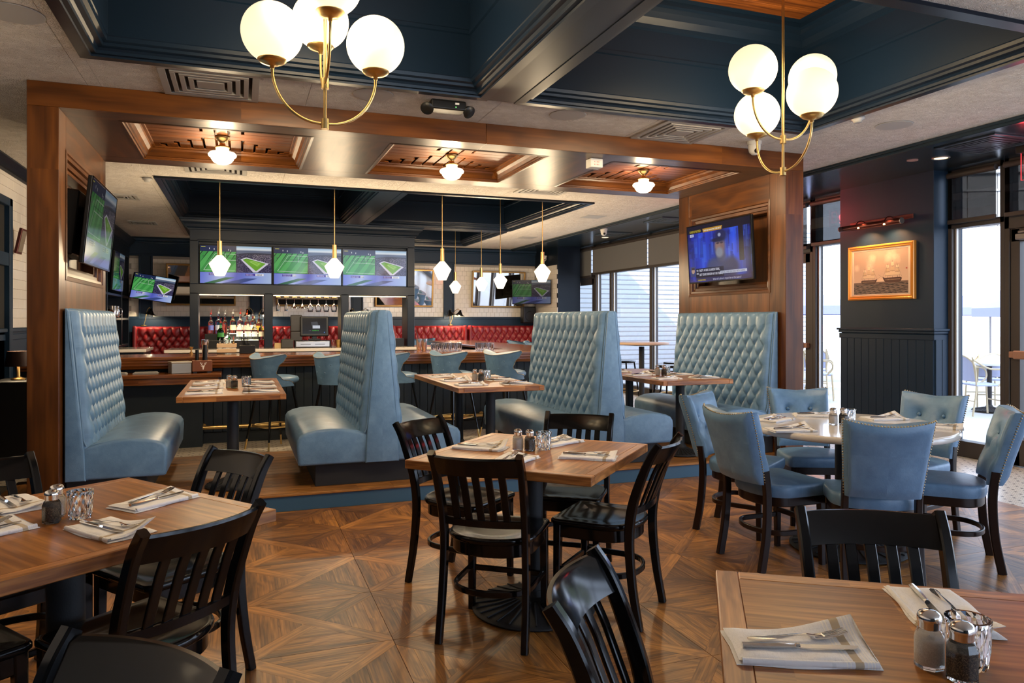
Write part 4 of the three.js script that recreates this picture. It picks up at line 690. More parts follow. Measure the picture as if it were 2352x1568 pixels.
for (const [x, l] of [[1.26, 'bar glass with straws right of the register'], [1.34, 'copper mug at the right end of the middle opening']]) single('bar_cup', lathe([[0.001, 0], [0.03, 0], [0.038, 0.11], [0.035, 0.11], [0.028, 0.006], [0.001, 0.006]], 20), x < 1.3 ? M.glass : M.gilt, l, 'cup', null, [x, 1.005, HZ - 0.06]);
// on the bar top
single('shaker_tin', lathe([[0.001, 0], [0.032, 0], [0.045, 0.17], [0.043, 0.17], [0.031, 0.004], [0.001, 0.004]], 28), M.chrome, 'tall chrome cocktail shaker on the bar left of the crate', 'shaker', null, [-0.4, 1.0, -9.45]);
single('jigger', lathe([[0.001, 0.002], [0.026, 0], [0.006, 0.04], [0.026, 0.085], [0.024, 0.085], [0.001, 0.045]], 24), M.gilt, 'small brass jigger on the bar beside the shaker', 'jigger', null, [-0.55, 1.0, -9.45]);
const crate = thing('wood_crate', 'small pale wood crate of bottles on the bar', 'crate', [-0.16, 1.0, -9.42]);
for (const y of [0.04, 0.1]) { for (const z of [-0.06, 0.06]) mesh('slat', uvm(bb(-0.11, 0.11, y - 0.022, y + 0.022, z - 0.005, z + 0.005, 0.002)), std({ color: rgb(0.5, 0.36, 0.22), roughness: 0.7 }), crate); for (const x of [-0.105, 0.105]) mesh('slat', bb(x - 0.005, x + 0.005, y - 0.022, y + 0.022, -0.055, 0.055, 0.002), std({ color: rgb(0.5, 0.36, 0.22), roughness: 0.7 }), crate); }
mesh('floor_board', bb(-0.1, 0.1, 0.016, 0.022, -0.055, 0.055, 0.001), M.white, crate);
for (let i = 0; i < 4; i++) bottle(-0.235 + i * 0.05, 1.024, -9.42 + (i % 2) * 0.04 - 0.02, 3, ['clear', 'blue', 'clear', 'amber'][i], '#e8e4da', ['#333', '#c8c8c8', '#3a5', '#a44'][i], `small bottle in the wood crate, ${['first', 'second', 'third', 'fourth'][i]} from the left`, 0.62);
const cad = thing('straw_caddy', 'black plastic napkin and straw caddy on the bar', 'caddy', [0.07, 1.0, -9.42]);
mesh('case', merge(bb(-0.09, 0.09, 0, 0.1, -0.06, 0.06, 0.006), bb(-0.03, 0.03, 0.1, 0.13, -0.05, 0.0, 0.006)), M.plastic, cad); { const r = rng(4), l = []; for (let k = 0; k < 16; k++) l.push(cyl(0.0035, 0.0035, 0.1, 6).rotateX((r() - 0.5) * 0.4).rotateZ((r() - 0.5) * 0.5).translate(-0.07 + r() * 0.08, 0.14, -0.03 + r() * 0.03)); stuff(mesh('straws', merge(l), M.plastic, cad)); }
const tumbler = lathe([[0.001, 0], [0.032, 0], [0.038, 0.1], [0.036, 0.1], [0.03, 0.008], [0.001, 0.008]], 18);
for (const [x0, z0, nx, nz, wh] of [[2.35, -9.3, 5, 2, 'bar rows behind the middle booth table'], [2.95, -9.3, 3, 2, 'short bar rows left of the second booth']]) for (let i = 0; i < nx; i++) for (let j = 0; j < nz; j++) single('bar_tumbler', tumbler, M.glass, `clear tumbler, ${j ? 'back' : 'front'} row, ${['first', 'second', 'third', 'fourth', 'fifth'][i]} from left, ${wh}`, 'glass', 'tumblers in ' + wh, [x0 + i * 0.08, 1.0, z0 - j * 0.085]);
for (const [x, l] of [[2.15, 'steel shaker with bar spoon left of the tumblers'], [2.22, 'steel tin beside the shaker with bar spoon']]) { const s = thing('bar_shaker', l, 'shaker', [x, 1.0, -9.36]); mesh('cup', lathe([[0.001, 0], [0.03, 0], [0.04, 0.16], [0.038, 0.16], [0.001, 0.01]], 20), M.chrome, s); if (x < 2.2) mesh('spoon', tube([V(0, 0.02, 0), V(-0.01, 0.16, 0), V(-0.035, 0.27, 0)], 0.004, 12, 6), M.plastic, s); }
// on the low ledge
const box = thing('metal_box', 'grey metal box on the low wood ledge', 'box', [-0.62, 0.83, -8.7], 0.3); mesh('body', at(rbox(0.2, 0.11, 0.16, 0.006, 2), 0, 0.055, 0), std({ color: rgb(0.3, 0.29, 0.27), metalness: 0.6, roughness: 0.4 }), box); mesh('lid', at(rbox(0.21, 0.02, 0.17, 0.006, 2), 0, 0.118, 0), std({ color: rgb(0.42, 0.36, 0.28), metalness: 0.6, roughness: 0.4 }), box);
const deer = canvasTex(256, 160, (c, w, h) => { c.fillStyle = '#7a3f18'; c.fillRect(0, 0, w, h); c.strokeStyle = '#f2ece2'; c.fillStyle = '#f2ece2'; c.lineWidth = 7; c.lineJoin = 'round'; for (const s of [-1, 1]) { c.beginPath(); c.moveTo(128 + s * 8, 70); c.quadraticCurveTo(128 + s * 40, 60, 128 + s * 34, 22); c.moveTo(128 + s * 26, 56); c.lineTo(128 + s * 12, 28); c.moveTo(128 + s * 36, 42); c.lineTo(128 + s * 50, 22); c.stroke(); } c.beginPath(); c.moveTo(106, 74); c.lineTo(150, 74); c.lineTo(140, 104); c.lineTo(132, 140); c.lineTo(118, 138); c.lineTo(116, 104); c.fill(); c.beginPath(); c.moveTo(104, 80); c.lineTo(86, 70); c.lineTo(100, 92); c.fill(); });
const cd2 = thing('wood_caddy', 'brown wood table caddy with white deer emblem on the ledge', 'caddy', [-0.4, 0.83, -8.72], 0.1);
mesh('case', bb(-0.1, 0.1, 0.015, 0.135, -0.06, 0.06, 0.004), std({ color: rgb(0.2, 0.06, 0.015), roughness: 0.5 }), cd2); mesh('emblem', plane(0.17, 0.106).translate(0.01, 0.075, 0.0612), std({ map: deer, roughness: 0.5 }), cd2); for (const x of [-0.07, 0.07]) mesh('foot', bb(x - 0.02, x + 0.02, 0, 0.015, -0.05, 0.05, 0.002), M.plastic, cd2);
mesh('sauce_bottles', merge(cyl(0.02, 0.018, 0.14, 12).translate(-0.05, 0.18, 0), cyl(0.028, 0.02, 0.2, 12).translate(0.03, 0.2, 0)), M.plastic, cd2);
for (let k = 0; k < 3; k++) single('menu_stack', merge(bb(-0.12, 0.12, 0, 0.012, -0.07, 0.07, 0.002), bb(-0.11, 0.11, 0.012, 0.02, -0.06, 0.06, 0.002)), std({ color: rgb(0.25, 0.24, 0.22), roughness: 0.6 }), `flat stack of menus on the ledge, ${['nearest the post', 'middle one', 'nearest the metal box'][k]}`, 'menu', 'menus on the low ledge', [-1.55 + k * 0.3, 0.83, -8.72]);

// ---------------------------------------------------------------- bar stools
function nailRow(pts, r = 0.006, closed = false, step = 0.02) {
  const c = new THREE.CatmullRomCurve3(pts, closed), n = Math.max(2, Math.round(c.getLength() / step)), g = new THREE.OctahedronGeometry(r, 1), l = [];
  for (const p of c.getSpacedPoints(n)) l.push(g.clone().translate(p.x, p.y, p.z)); return merge(l);
}
function makeStool() {
  const t = thing('bar_stool', '', 'stool', [0, 0, 0], 0, 'blue wingback stools at the bar');
  // seat faces +z
  mesh('seat_cushion', merge(lathe([[0.001, 0.72], [0.2, 0.72], [0.225, 0.735], [0.23, 0.76], [0.215, 0.785], [0.15, 0.8], [0.001, 0.805]], 40).scale(1, 1, 1.05).translate(0, 0, 0.04)), M.blue, t);
  const NS = 22, NP = 40, key = [[0, 2.0], [0.1, 1.85], [0.25, 1.25], [0.45, 1.02], [0.65, 1.1], [0.82, 1.32], [0.93, 1.4], [1, 1.3]];
  const pm = (s) => { for (let i = 0; i + 1 < key.length; i++) if (s <= key[i + 1][0]) { const k = (s - key[i][0]) / (key[i + 1][0] - key[i][0]), e = k * k * (3 - 2 * k); return lerp(key[i][1], key[i + 1][1], e); } return 1.3; };
  const S = (s, q, off) => { const ph = q * pm(s), dip = 0.055 * (1 - Math.pow(Math.abs(ph) / 1.3, 1.6)), y = 0.69 + s * (0.35 - dip), R = 0.225 + 0.045 * s + 0.03 * Math.max(0, s - 0.6) * 2 * (Math.abs(q) ** 3) + off; return V(sin(ph) * R, y, -cos(ph) * R * 1.0 + 0.03); };
  const rings = [];
  for (let i = 0; i <= NS; i++) { const s = i / NS, r = []; for (let j = 0; j <= NP; j++) r.push(S(s, j / NP * 2 - 1, 0.0)); for (let j = NP; j >= 0; j--) r.push(S(s, j / NP * 2 - 1, -0.045)); rings.push(r); }
  mesh('wing_back', uvm(loft(rings, { crease: 1.1 }), 1), M.blue, t);
  const edge = []; for (let i = 2; i <= NS; i++) edge.push(S(i / NS, -1, 0.004)); for (let j = 1; j <= NP; j++) edge.push(S(1, j / NP * 2 - 1, 0.004)); for (let i = NS - 1; i >= 2; i--) edge.push(S(i / NS, 1, 0.004));
  stuff(mesh('nailhead_trim', nailRow(edge, 0.0042, false, 0.014), M.nail, t));
  const btn = []; for (const [q, s] of [[-0.5, 0.72], [0, 0.66], [0.5, 0.72], [-0.28, 0.45], [0.28, 0.45], [0, 0.25]]) btn.push(new THREE.SphereGeometry(0.011, 10, 6).translate(...S(s, q, -0.006).toArray()));
  mesh('back_buttons', merge(btn), M.blue, t);
  mesh('swivel_plate', cyl(0.14, 0.14, 0.04, 24).translate(0, 0.7, 0.02), M.black, t);
  for (const [sx, sz] of [[1, 1], [1, -1], [-1, 1], [-1, -1]]) { const a = V(sx * 0.13, 0.7, 0.02 + sz * 0.13), b = V(sx * 0.225, 0, 0.02 + sz * 0.225), m = a.clone().lerp(b, 0.84);
    const leg = mesh('leg', sweep([a, m], (k) => 0.03 - 0.01 * k, (k) => 0.03 - 0.01 * k, { straight: true, up: V(1, 0, 0), c: 0.3 }), M.black, t); mesh('brass_tip', sweep([m, b], 0.019, 0.019, { straight: true, up: V(1, 0, 0), c: 0.3 }), M.brass, leg); }
  const ring = []; for (let k = 0; k < 40; k++) { const a = k / 40 * 2 * PI, q = 0.2 / Math.pow(Math.abs(cos(a)) ** 4 + Math.abs(sin(a)) ** 4, 0.25); ring.push(V(cos(a) * q, 0.26, 0.02 + sin(a) * q)); }
  mesh('foot_ring', tube(ring, 0.009, 80, 8, true), M.brass, t);
  return t;
}
const stool0 = makeStool();
const stoolSpots = [[0.33, -8.45, 'blue wingback bar stool seen over the left booth table'], [1.0, -8.45, 'blue wingback bar stool half hidden left of the centre booth'], [1.66, -8.45, 'blue wingback bar stool half hidden right of the centre booth'], [2.33, -8.45, 'blue wingback bar stool behind the middle booth table'], [3.0, -8.45, 'blue wingback bar stool left of the second tufted booth']];
stoolSpots.forEach(([x, z, l], i) => { const p = [x, 0, z], a = facing(0.86, -0.51); if (!i) { stool0.position.set(...p); stool0.rotation.y = a; stool0.userData.label = l; } else copyOf(stool0, p, a, l); });
['nearest', 'second', 'third', 'farthest'].forEach((w, i) => copyOf(stool0, [4.62, 0, -9.9 - i * 0.85], facing(-0.9, 0.3), `blue bar stool on the far side of the bar, ${w} of four`));
[[2.75, 'left'], [3.4, 'right']].forEach(([x, w]) => copyOf(stool0, [x, 0, -14.55], facing(0, 1), `blue stool behind the stacked tumblers, ${w} of the pair`));

// high table and bentwood stools by the far windows
const ht = thing('high_table', 'tall cafe table with pale top by the far windows', 'table', [5.55, 0, -9.6]); mesh('top', lathe([[0.001, 1.04], [0.39, 1.04], [0.4, 1.045], [0.4, 1.068], [0.39, 1.073], [0.001, 1.073]], 48), std({ color: rgb(0.55, 0.38, 0.26), roughness: 0.35 }), ht); pedestal(ht, 1.04, 0.28, 0.04);
function makeBent() {
  const t = thing('bentwood_stool', '', 'stool', [0, 0, 0], 0, 'black bentwood high stools by the far windows');
  mesh('seat', lathe([[0.001, 0.735], [0.19, 0.735], [0.2, 0.75], [0.195, 0.768], [0.15, 0.77], [0.001, 0.762]], 32), M.black, t);
  const hoop = (w, h, b) => tube([V(-w, 0.74, -0.16), V(-w * 1.02, 0.74 + h * 0.6, -0.2 - b), V(-w * 0.6, 0.74 + h * 0.95, -0.23 - b), V(0, 0.74 + h, -0.24 - b), V(w * 0.6, 0.74 + h * 0.95, -0.23 - b), V(w * 1.02, 0.74 + h * 0.6, -0.2 - b), V(w, 0.74, -0.16)], 0.012, 48, 8);
  mesh('back_hoop', hoop(0.17, 0.42, 0.02), M.black, t); mesh('inner_hoop', hoop(0.1, 0.33, 0.02), M.black, t);
  for (const [sx, sz] of [[1, 1], [1, -1], [-1, 1], [-1, -1]]) mesh('leg', tube([V(sx * 0.13, 0.74, sz * 0.13), V(sx * 0.165, 0.4, sz * 0.165), V(sx * 0.2, 0, sz * 0.2)], 0.013, 12, 8), M.black, t);
  mesh('foot_ring', new THREE.TorusGeometry(0.24, 0.01, 8, 40).rotateX(PI / 2).translate(0, 0.3, 0), M.gilt, t); mesh('seat_ring', new THREE.TorusGeometry(0.16, 0.01, 8, 40).rotateX(PI / 2).translate(0, 0.62, 0), M.black, t); return t;
}
const bent0 = makeBent(); bent0.position.set(5.62, 0, -10.3); bent0.rotation.y = facing(0.5, 0.8); bent0.userData.label = 'black bentwood stool behind the tall table, left of its post';
copyOf(bent0, [5.68, 0, -9.02], facing(-0.5, -1), 'black bentwood stool in front right of the tall table'); copyOf(bent0, [6.15, 0, -9.6], facing(-1, 0.1), 'black bentwood stool between the tall table and the windows');
// ---------------------------------------------------------------- dining tables
const TT = 0.76;
const tabC = thing('dining_table', 'square wood dining table at the centre of the floor', 'table', [1.34, 0, -3.355], PI / 4);
woodTop(tabC, 0.9, 0.9, TT, 0.04); pedestal(tabC, TT - 0.04, 0.3, 0.045);
const tabL = thing('dining_table', 'square wood dining table cut by the left edge', 'table', [-0.53, 0, -2.73], -Math.atan2(0.807, 0.59));
woodTop(tabL, 0.92, 0.92, TT, 0.042); pedestal(tabL, TT - 0.042, 0.3, 0.055);
const tabR = thing('dining_table', 'square wood dining table in the lower right corner', 'table', [1.265, 0, -0.98], -Math.atan2(0.56, 0.83));
woodTop(tabR, 0.9, 0.9, TT, 0.042, 0.055); pedestal(tabR, TT - 0.042, 0.3, 0.05);
const tabW = thing('round_table', 'round white stone table with six blue chairs', 'table', [3.51, 0, -3.57]);
mesh('stone_top', lathe([[0.001, TT - 0.04], [0.585, TT - 0.04], [0.598, TT - 0.034], [0.602, TT - 0.02], [0.598, TT - 0.006], [0.585, TT], [0.001, TT]], 96), M.stone, tabW); pedestal(tabW, TT - 0.04, 0.34, 0.075);

// ---------------------------------------------------------------- black slat-back chair, sitter faces +z
function dOutline(hw, zf, zb, n = 28, r = 0.03) { // straight front, rounded back
  const p = [[hw, zf - r]]; for (let k = 0; k <= n; k++) { const a = PI * k / n; p.push([hw * cos(a), -0.03 - (Math.abs(zb) - 0.03) * Math.pow(sin(a), 0.8)]); } p.push([-hw, zf - r]); for (let k = 0; k <= 4; k++) { const a = PI / 2 * k / 4; p.push([-hw + r - r * cos(a), zf - r + r * sin(a)]); } for (let k = 0; k <= 4; k++) { const a = PI / 2 * k / 4; p.push([hw - r + r * sin(a), zf - r + r * cos(a)]); } return p;
}
function seatGeoD(hw, zf, zb, y, th, dish, dome = 0) {
  const o = dOutline(hw, zf, zb), cx = 0, cz = (zf + zb) / 2 + 0.02, sc = (k) => o.map(([x, z]) => [cx + (x - cx) * k, cz + (z - cz) * k]);
  const rings = [[0.97, -th], [1, -th * 0.7], [1, -th * 0.25], [0.985, -th * 0.06], [0.965, 0]].map(([k, d]) => sc(k).map(([x, z]) => V(x, y + d, z)));
  for (let k = 0.92; k > 0.03; k -= 0.08) { const q = 1 - k; rings.push(sc(k).map(([x, z]) => V(x, y + dome * (1 - k * k) - dish * Math.min(1, q * 2.4) * (0.35 + 0.65 * Math.abs(cos((x / hw) * 2.2))), z))); }
  return uvm(loft(rings, { crease: 0.7 }), 0);
}
const uPath = (hw, zf, zb, y, n = 16) => { const p = [V(hw, y, zf)]; for (let k = 0; k <= n; k++) { const a = PI * k / n; p.push(V(hw * cos(a), y, -0.03 - (Math.abs(zb) - 0.03) * Math.pow(Math.max(0, sin(a)), 0.8))); } p.push(V(-hw, y, zf)); return p; };
function makeChair() {
  const t = thing('dining_chair', '', 'chair', [0, 0, 0], 0, 'black slat-back wood chairs');
  mesh('seat', seatGeoD(0.205, 0.205, -0.205, 0.458, 0.028, 0.014), M.black, t);
  mesh('apron', sweep(uPath(0.18, 0.17, -0.175, 0.4), 0.02, 0.06, { seg: 48 }), M.black, t); mesh('front_apron', bb(-0.17, 0.17, 0.375, 0.43, 0.165, 0.185, 0.003), M.black, t);
  mesh('bow_stretcher', sweep(uPath(0.178, 0.16, -0.185, 0.215), 0.016, 0.028, { seg: 48 }), M.black, t); mesh('stretcher', bb(-0.17, 0.17, 0.19, 0.215, 0.165, 0.183, 0.003), M.black, t);
  for (const s of [-1, 1]) {
    mesh('front_leg', sweep([V(s * 0.178, 0.43, 0.17), V(s * 0.182, 0, 0.175)], (k) => 0.038 - 0.008 * k, (k) => 0.038 - 0.008 * k, { straight: true, up: V(0, 0, 1), c: 0.12 }), M.black, t);
    mesh('rear_post', sweep([V(s * 0.193, 0, -0.235), V(s * 0.19, 0.2, -0.2), V(s * 0.185, 0.42, -0.185), V(s * 0.186, 0.55, -0.2), V(s * 0.19, 0.7, -0.25), V(s * 0.192, 0.79, -0.29), V(s * 0.193, 0.842, -0.325)], (k) => 0.03, (k) => 0.045 - 0.012 * Math.abs(k - 0.45) * 2, { seg: 30, up: V(0, 0, -1), c: 0.16 }), M.black, t);
  }
  const zAt = (y) => { const K = [[0.42, -0.185], [0.55, -0.2], [0.7, -0.25], [0.79, -0.29], [0.842, -0.325]]; for (let i = 0; i + 1 < K.length; i++) if (y <= K[i + 1][0]) return lerp(K[i][1], K[i + 1][1], (y - K[i][0]) / (K[i + 1][0] - K[i][0])); return -0.325; };
  const bow = (x, y, b) => V(x, y, zAt(y) - b * (1 - (x / 0.19) ** 2));
  const rail = (y0, y1, b, th) => { const rings = []; for (let k = 0; k <= 20; k++) { const x = -0.182 + 0.364 * k / 20, a = bow(x, y0, b), c = bow(x, y1, b), r = []; for (const [f, d] of [[0.0, -th / 2], [0.0, th / 2], [0.9, th / 2], [1, th * 0.2], [1, -th * 0.2], [0.9, -th / 2]]) { const p = a.clone().lerp(c, f); p.z += d; r.push(p); } rings.push(r); } return loft(rings, { crease: 0.6 }); };
  mesh('top_rail', rail(0.748, 0.833, 0.045, 0.024), M.black, t); mesh('lower_rail', rail(0.515, 0.548, 0.03, 0.02), M.black, t);
  for (let k = 0; k < 5; k++) { const x = -0.112 + k * 0.056, p = []; for (let i = 0; i <= 8; i++) { const y = 0.54 + 0.22 * i / 8; p.push(bow(x, y, lerp(0.03, 0.045, i / 8))); } mesh('slat', sweep(p, 0.032, 0.012, { seg: 10, up: V(0, 0, 1), c: 0.2 }), M.black, t); }
  return t;
}
const chair0 = makeChair(), M2 = (a, b) => [(a[0] + b[0]) / 2, (a[1] + b[1]) / 2];
const chairSpots = [ // middle of the post tops, facing, label
  [[0.91, -2.94], [0.59, -0.81], 'black chair seen from behind at the near side of the centre table'],
  [[0.94, -4.1], [0.616, 0.788], 'black chair at the far left side of the centre table'],
  [[1.905, -4.03], [-0.58, 0.81], 'black chair at the far right side of the centre table'],
  [[1.885, -3.005], [-0.68, -0.73], 'black chair in profile at the right side of the centre table'],
  [[-0.005, -3.36], [-0.81, 0.58], 'black chair at the far right side of the left table'],
  [[-0.095, -2.28], [-0.64, -0.77], 'black chair seen from behind at the near side of the left table'],
  [[-0.99, -3.5], [0.59, 0.807], 'black chair cut by the left edge behind the left table'],
  [[-1.11, -2.38], [0.807, -0.59], 'black chair whose seat shows at the lower left edge'],
  [[-0.155, -1.395], [-0.7, 0.7], 'black chair with curved top rail in the lower left foreground'],
  [[0.69, -1.48], [0.78, 0.62], 'black chair with shining top rail in the lower centre foreground'],
  [[1.73, -1.68], [-0.47, 0.88], 'black chair behind the lower right table facing us']];
chairSpots.forEach(([m, [fx, fz], l], i) => { const n = Math.hypot(fx, fz), p = [m[0] + fx / n * 0.32, 0, m[1] + fz / n * 0.32], a = facing(fx, fz); if (!i) { chair0.position.set(...p); chair0.rotation.y = a; chair0.userData.label = l; } else copyOf(chair0, p, a, l); });

// ---------------------------------------------------------------- blue upholstered chair
function makeBlueChair() {
  const t = thing('upholstered_chair', '', 'chair', [0, 0, 0], 0, 'blue chairs round the white table');
  mesh('seat_cushion', seatGeoD(0.225, 0.225, -0.2, 0.475, 0.07, 0, 0.02), M.blue, t);
  mesh('apron', merge(sweep(uPath(0.19, 0.18, -0.175, 0.385), 0.022, 0.07, { seg: 48 }), bb(-0.18, 0.18, 0.35, 0.42, 0.17, 0.192, 0.003)), M.brownWood, t);
  mesh('bow_stretcher', sweep(uPath(0.182, 0.165, -0.18, 0.2), 0.016, 0.03, { seg: 48 }), M.brownWood, t); mesh('stretcher', bb(-0.17, 0.17, 0.215, 0.245, 0.165, 0.185, 0.003), M.brownWood, t);
  for (const s of [-1, 1]) {
    mesh('front_leg', sweep([V(s * 0.18, 0.42, 0.175), V(s * 0.186, 0, 0.18)], (k) => 0.04 - 0.01 * k, (k) => 0.04 - 0.01 * k, { straight: true, up: V(0, 0, 1), c: 0.12 }), M.brownWood, t);
    mesh('rear_leg', sweep([V(s * 0.185, 0, -0.245), V(s * 0.183, 0.2, -0.21), V(s * 0.178, 0.42, -0.2), V(s * 0.178, 0.56, -0.215)], 0.032, 0.044, { seg: 16, up: V(0, 0, -1), c: 0.14 }), M.brownWood, t);
  }
  // back: q across, s up, f 0 rear face, 1 front face
  const hw = (s) => lerp(0.185, 0.215, s), yT = (q) => 0.865 + 0.03 * q * q, Pt = (q, s, f) => { const y = lerp(0.485, yT(q), s), x = q * hw(s), lean = -0.205 - 0.095 * s - 0.02 * s * s, curve = -0.035 * (1 - q * q); const e = Math.min(1, 8 * (1 - Math.abs(q)), 8 * (1 - s) + 0.2, 6 * s + 0.3), th = 0.022 + 0.03 * Math.sqrt(clamp(e, 0, 1)); return V(x, y, lean + curve + (f - 0.5) * 2 * th); };
  const tuft = (q, s) => { let d = 0; for (const [a, b] of [[-0.4, 0.68], [0.4, 0.68], [0, 0.4], [-0.75, 0.42], [0.75, 0.42]]) { const r = Math.hypot((q - a) * 0.2, (s - b) * 0.38); d += 0.022 * Math.exp(-r * r / 0.0016); } for (const [ax, ay, bx, by] of [[-0.4, 0.68, 0, 0.4], [0.4, 0.68, 0, 0.4], [-0.4, 0.68, -0.75, 0.42], [0.4, 0.68, 0.75, 0.42]]) { const dx = bx - ax, dy = by - ay, k = clamp(((q - ax) * dx + (s - ay) * dy) / (dx * dx + dy * dy), 0, 1), r = Math.hypot((q - ax - k * dx) * 0.2, (s - ay - k * dy) * 0.38); d += 0.007 * Math.exp(-r * r / 0.00012); } return d; };
  const N = 32, rings = []; for (let j = 0; j <= N; j++) { const s = j / N, r = []; for (let i = 0; i <= N; i++) r.push(Pt(i / N * 2 - 1, s, 0)); for (let i = N; i >= 0; i--) { const q = i / N * 2 - 1, p = Pt(q, s, 1); p.z -= tuft(q, s); r.push(p); } rings.push(r); }
  mesh('back_cushion', uvm(loft(rings.map((r) => r.slice().reverse()), { crease: 0.9 }), 1), M.blue, t);
  for (const q of [-0.4, 0.4]) mesh('button', new THREE.SphereGeometry(0.012, 12, 8).translate(...(() => { const p = Pt(q, 0.68, 1); p.z -= 0.02; return p.toArray(); })()), M.blue, t);
  const side = (q) => Array.from({ length: 12 }, (_, k) => { const p = Pt(q, k / 11, 0.12); p.x += q * 0.003; return p; }), topE = Array.from({ length: 17 }, (_, k) => { const p = Pt(-1 + k / 8, 1, 0.08); p.y += 0.003; return p; });
  stuff(mesh('nailhead_trim', merge(nailRow(side(-1), 0.0047, false, 0.015), nailRow(side(1), 0.0047, false, 0.015), nailRow(topE, 0.0052, false, 0.015)), M.nail, t));
  return t;
}
const blue0 = makeBlueChair();
const C0 = [3.51, -3.57];
[[[2.63, -3.56], 'blue nailhead chair at the left of the round table, seen from behind'], [[3.07, -2.86], 'blue nailhead chair nearest us at the round table, smooth back'], [[4.12, -2.98], 'blue nailhead chair in profile at the right of the round table'], [[4.5, -3.8], 'blue button-back chair at the far right of the round table'], [[3.9, -4.46], 'blue button-back chair behind the round table'], [[2.98, -4.4], 'blue nailhead chair at the far left of the round table beside the booth']].forEach(([m, l], i) => {
  let fx = C0[0] - m[0], fz = C0[1] - m[1]; const n = Math.hypot(fx, fz); fx /= n; fz /= n; const p = [m[0] + fx * 0.32, 0, m[1] + fz * 0.32], a = facing(fx, fz);
  if (!i) { blue0.position.set(...p); blue0.rotation.y = a; blue0.userData.label = l; } else copyOf(blue0, p, a, l);
});

// ---------------------------------------------------------------- place settings
const napTex = canvasTex(512, 320, (c, w, h) => { c.fillStyle = '#e4e1df'; c.fillRect(0, 0, w, h); const r = rng(2); for (let i = 0; i < 9000; i++) { c.fillStyle = `rgba(${r() < 0.5 ? '90,86,84' : '255,252,250'},0.07)`; if (r() < 0.5) c.fillRect(r() * w, r() * h, 14, 1); else c.fillRect(r() * w, r() * h, 1, 14); } c.fillStyle = '#b8a68c'; c.fillRect(w * 0.8, 0, w * 0.06, h); for (const x of [0.74, 0.765, 0.885, 0.91, 0.93]) { c.fillStyle = '#efe9dd'; c.fillRect(w * x, 0, 4, h); } });
M.napkin = std({ map: napTex, roughness: 0.95 }); M.napkinPlain = std({ color: rgb(0.56, 0.53, 0.48), roughness: 0.95 });
function napkinGeo(v) {
  // folded cloth: three soft layers, the upper corner turned up a little
  const w = 0.262, d = 0.15, NX = 26, NZ = 16, list = [];
  const cl = (y0, th, ins, lift) => { const rings = []; for (let i = 0; i <= NX; i++) { const u = i / NX * 2 - 1, r = []; for (let s = 0; s < 2; s++) for (let j = 0; j <= NZ; j++) { const q = (s ? NZ - j : j) / NZ * 2 - 1, x = u * (w / 2 - ins) + 0.004 * sin(q * 3 + v), z = q * (d / 2 - ins * 0.6) + 0.004 * sin(u * 4 + v * 2); const e = Math.min(1, (1 - Math.abs(u)) * 9, (1 - Math.abs(q)) * 7), wv = 0.0018 * sin(u * 7 + v * 3) * sin(q * 5 + v) * e; const L = lift * Math.max(0, u * 0.7 - q * 0.8 - 0.25) ** 2; r.push(V(x, y0 + wv + L + (s ? 0 : th * Math.sqrt(clamp(e, 0.05, 1))), z)); } rings.push(r); } return loft(rings.map((r) => r.slice()), { crease: 1.0 }); };
  list.push(cl(0.0005, 0.007, 0, 0.0), cl(0.0075, 0.006, 0.003 + 0.002 * v, 0.012 + 0.012 * (v % 2)));
  list.push(tube([V(-w / 2 + 0.008, 0.0068, d / 2 - 0.008), V(0, 0.0072, d / 2 - 0.006 + 0.002 * sin(v)), V(w / 2 - 0.008, 0.0068, d / 2 - 0.008)], 0.0064, 20, 10));
  const g = merge(list), p = g.attributes.position, uv = g.attributes.uv; for (let i = 0; i < p.count; i++) uv.setXY(i, p.getX(i) / w + 0.5, p.getZ(i) / d + 0.5); return g;
}
const napGeos = [0, 1, 2].map(napkinGeo), NAP = 0.0145;
function bend(g, f) { const p = g.attributes.position; for (let i = 0; i < p.count; i++) p.setY(i, p.getY(i) + f(p.getX(i))); g.deleteAttribute('normal'); g.computeVertexNormals(); return g; }
const forkGeo = (() => {
  const o = [], half = [[-0.098, 0.004], [-0.09, 0.0085], [-0.075, 0.0095], [-0.055, 0.007], [-0.03, 0.0042], [0, 0.0032], [0.02, 0.003], [0.03, 0.0045], [0.036, 0.009], [0.044, 0.0118], [0.055, 0.0122], [0.075, 0.0118], [0.098, 0.0108]];
  half.forEach(([x, y]) => o.push([x, y]));
  for (let k = 0; k < 3; k++) { const y = 0.0072 - k * 0.0058 + -0.0014; o.push([0.099, y + 0.0014], [0.056, y + 0.0012], [0.053, y], [0.056, y - 0.0012], [0.099, y - 0.0014]); }
  half.slice().reverse().forEach(([x, y]) => o.push([x, -y]));
  let g = extrude(o, 0.0016, 0.0004, 1); g.rotateX(-PI / 2); return clean(bend(g, (x) => 0.003 + (x < -0.04 ? 0.0 : x < 0.03 ? 0.010 * Math.pow(clamp((x + 0.04) / 0.06, 0, 1), 1.5) * (1 - clamp((x - 0.0) / 0.045, 0, 1)) : 0) + (x > 0.03 ? 0.012 * Math.pow((x - 0.03) / 0.07, 2) : 0)));
})();
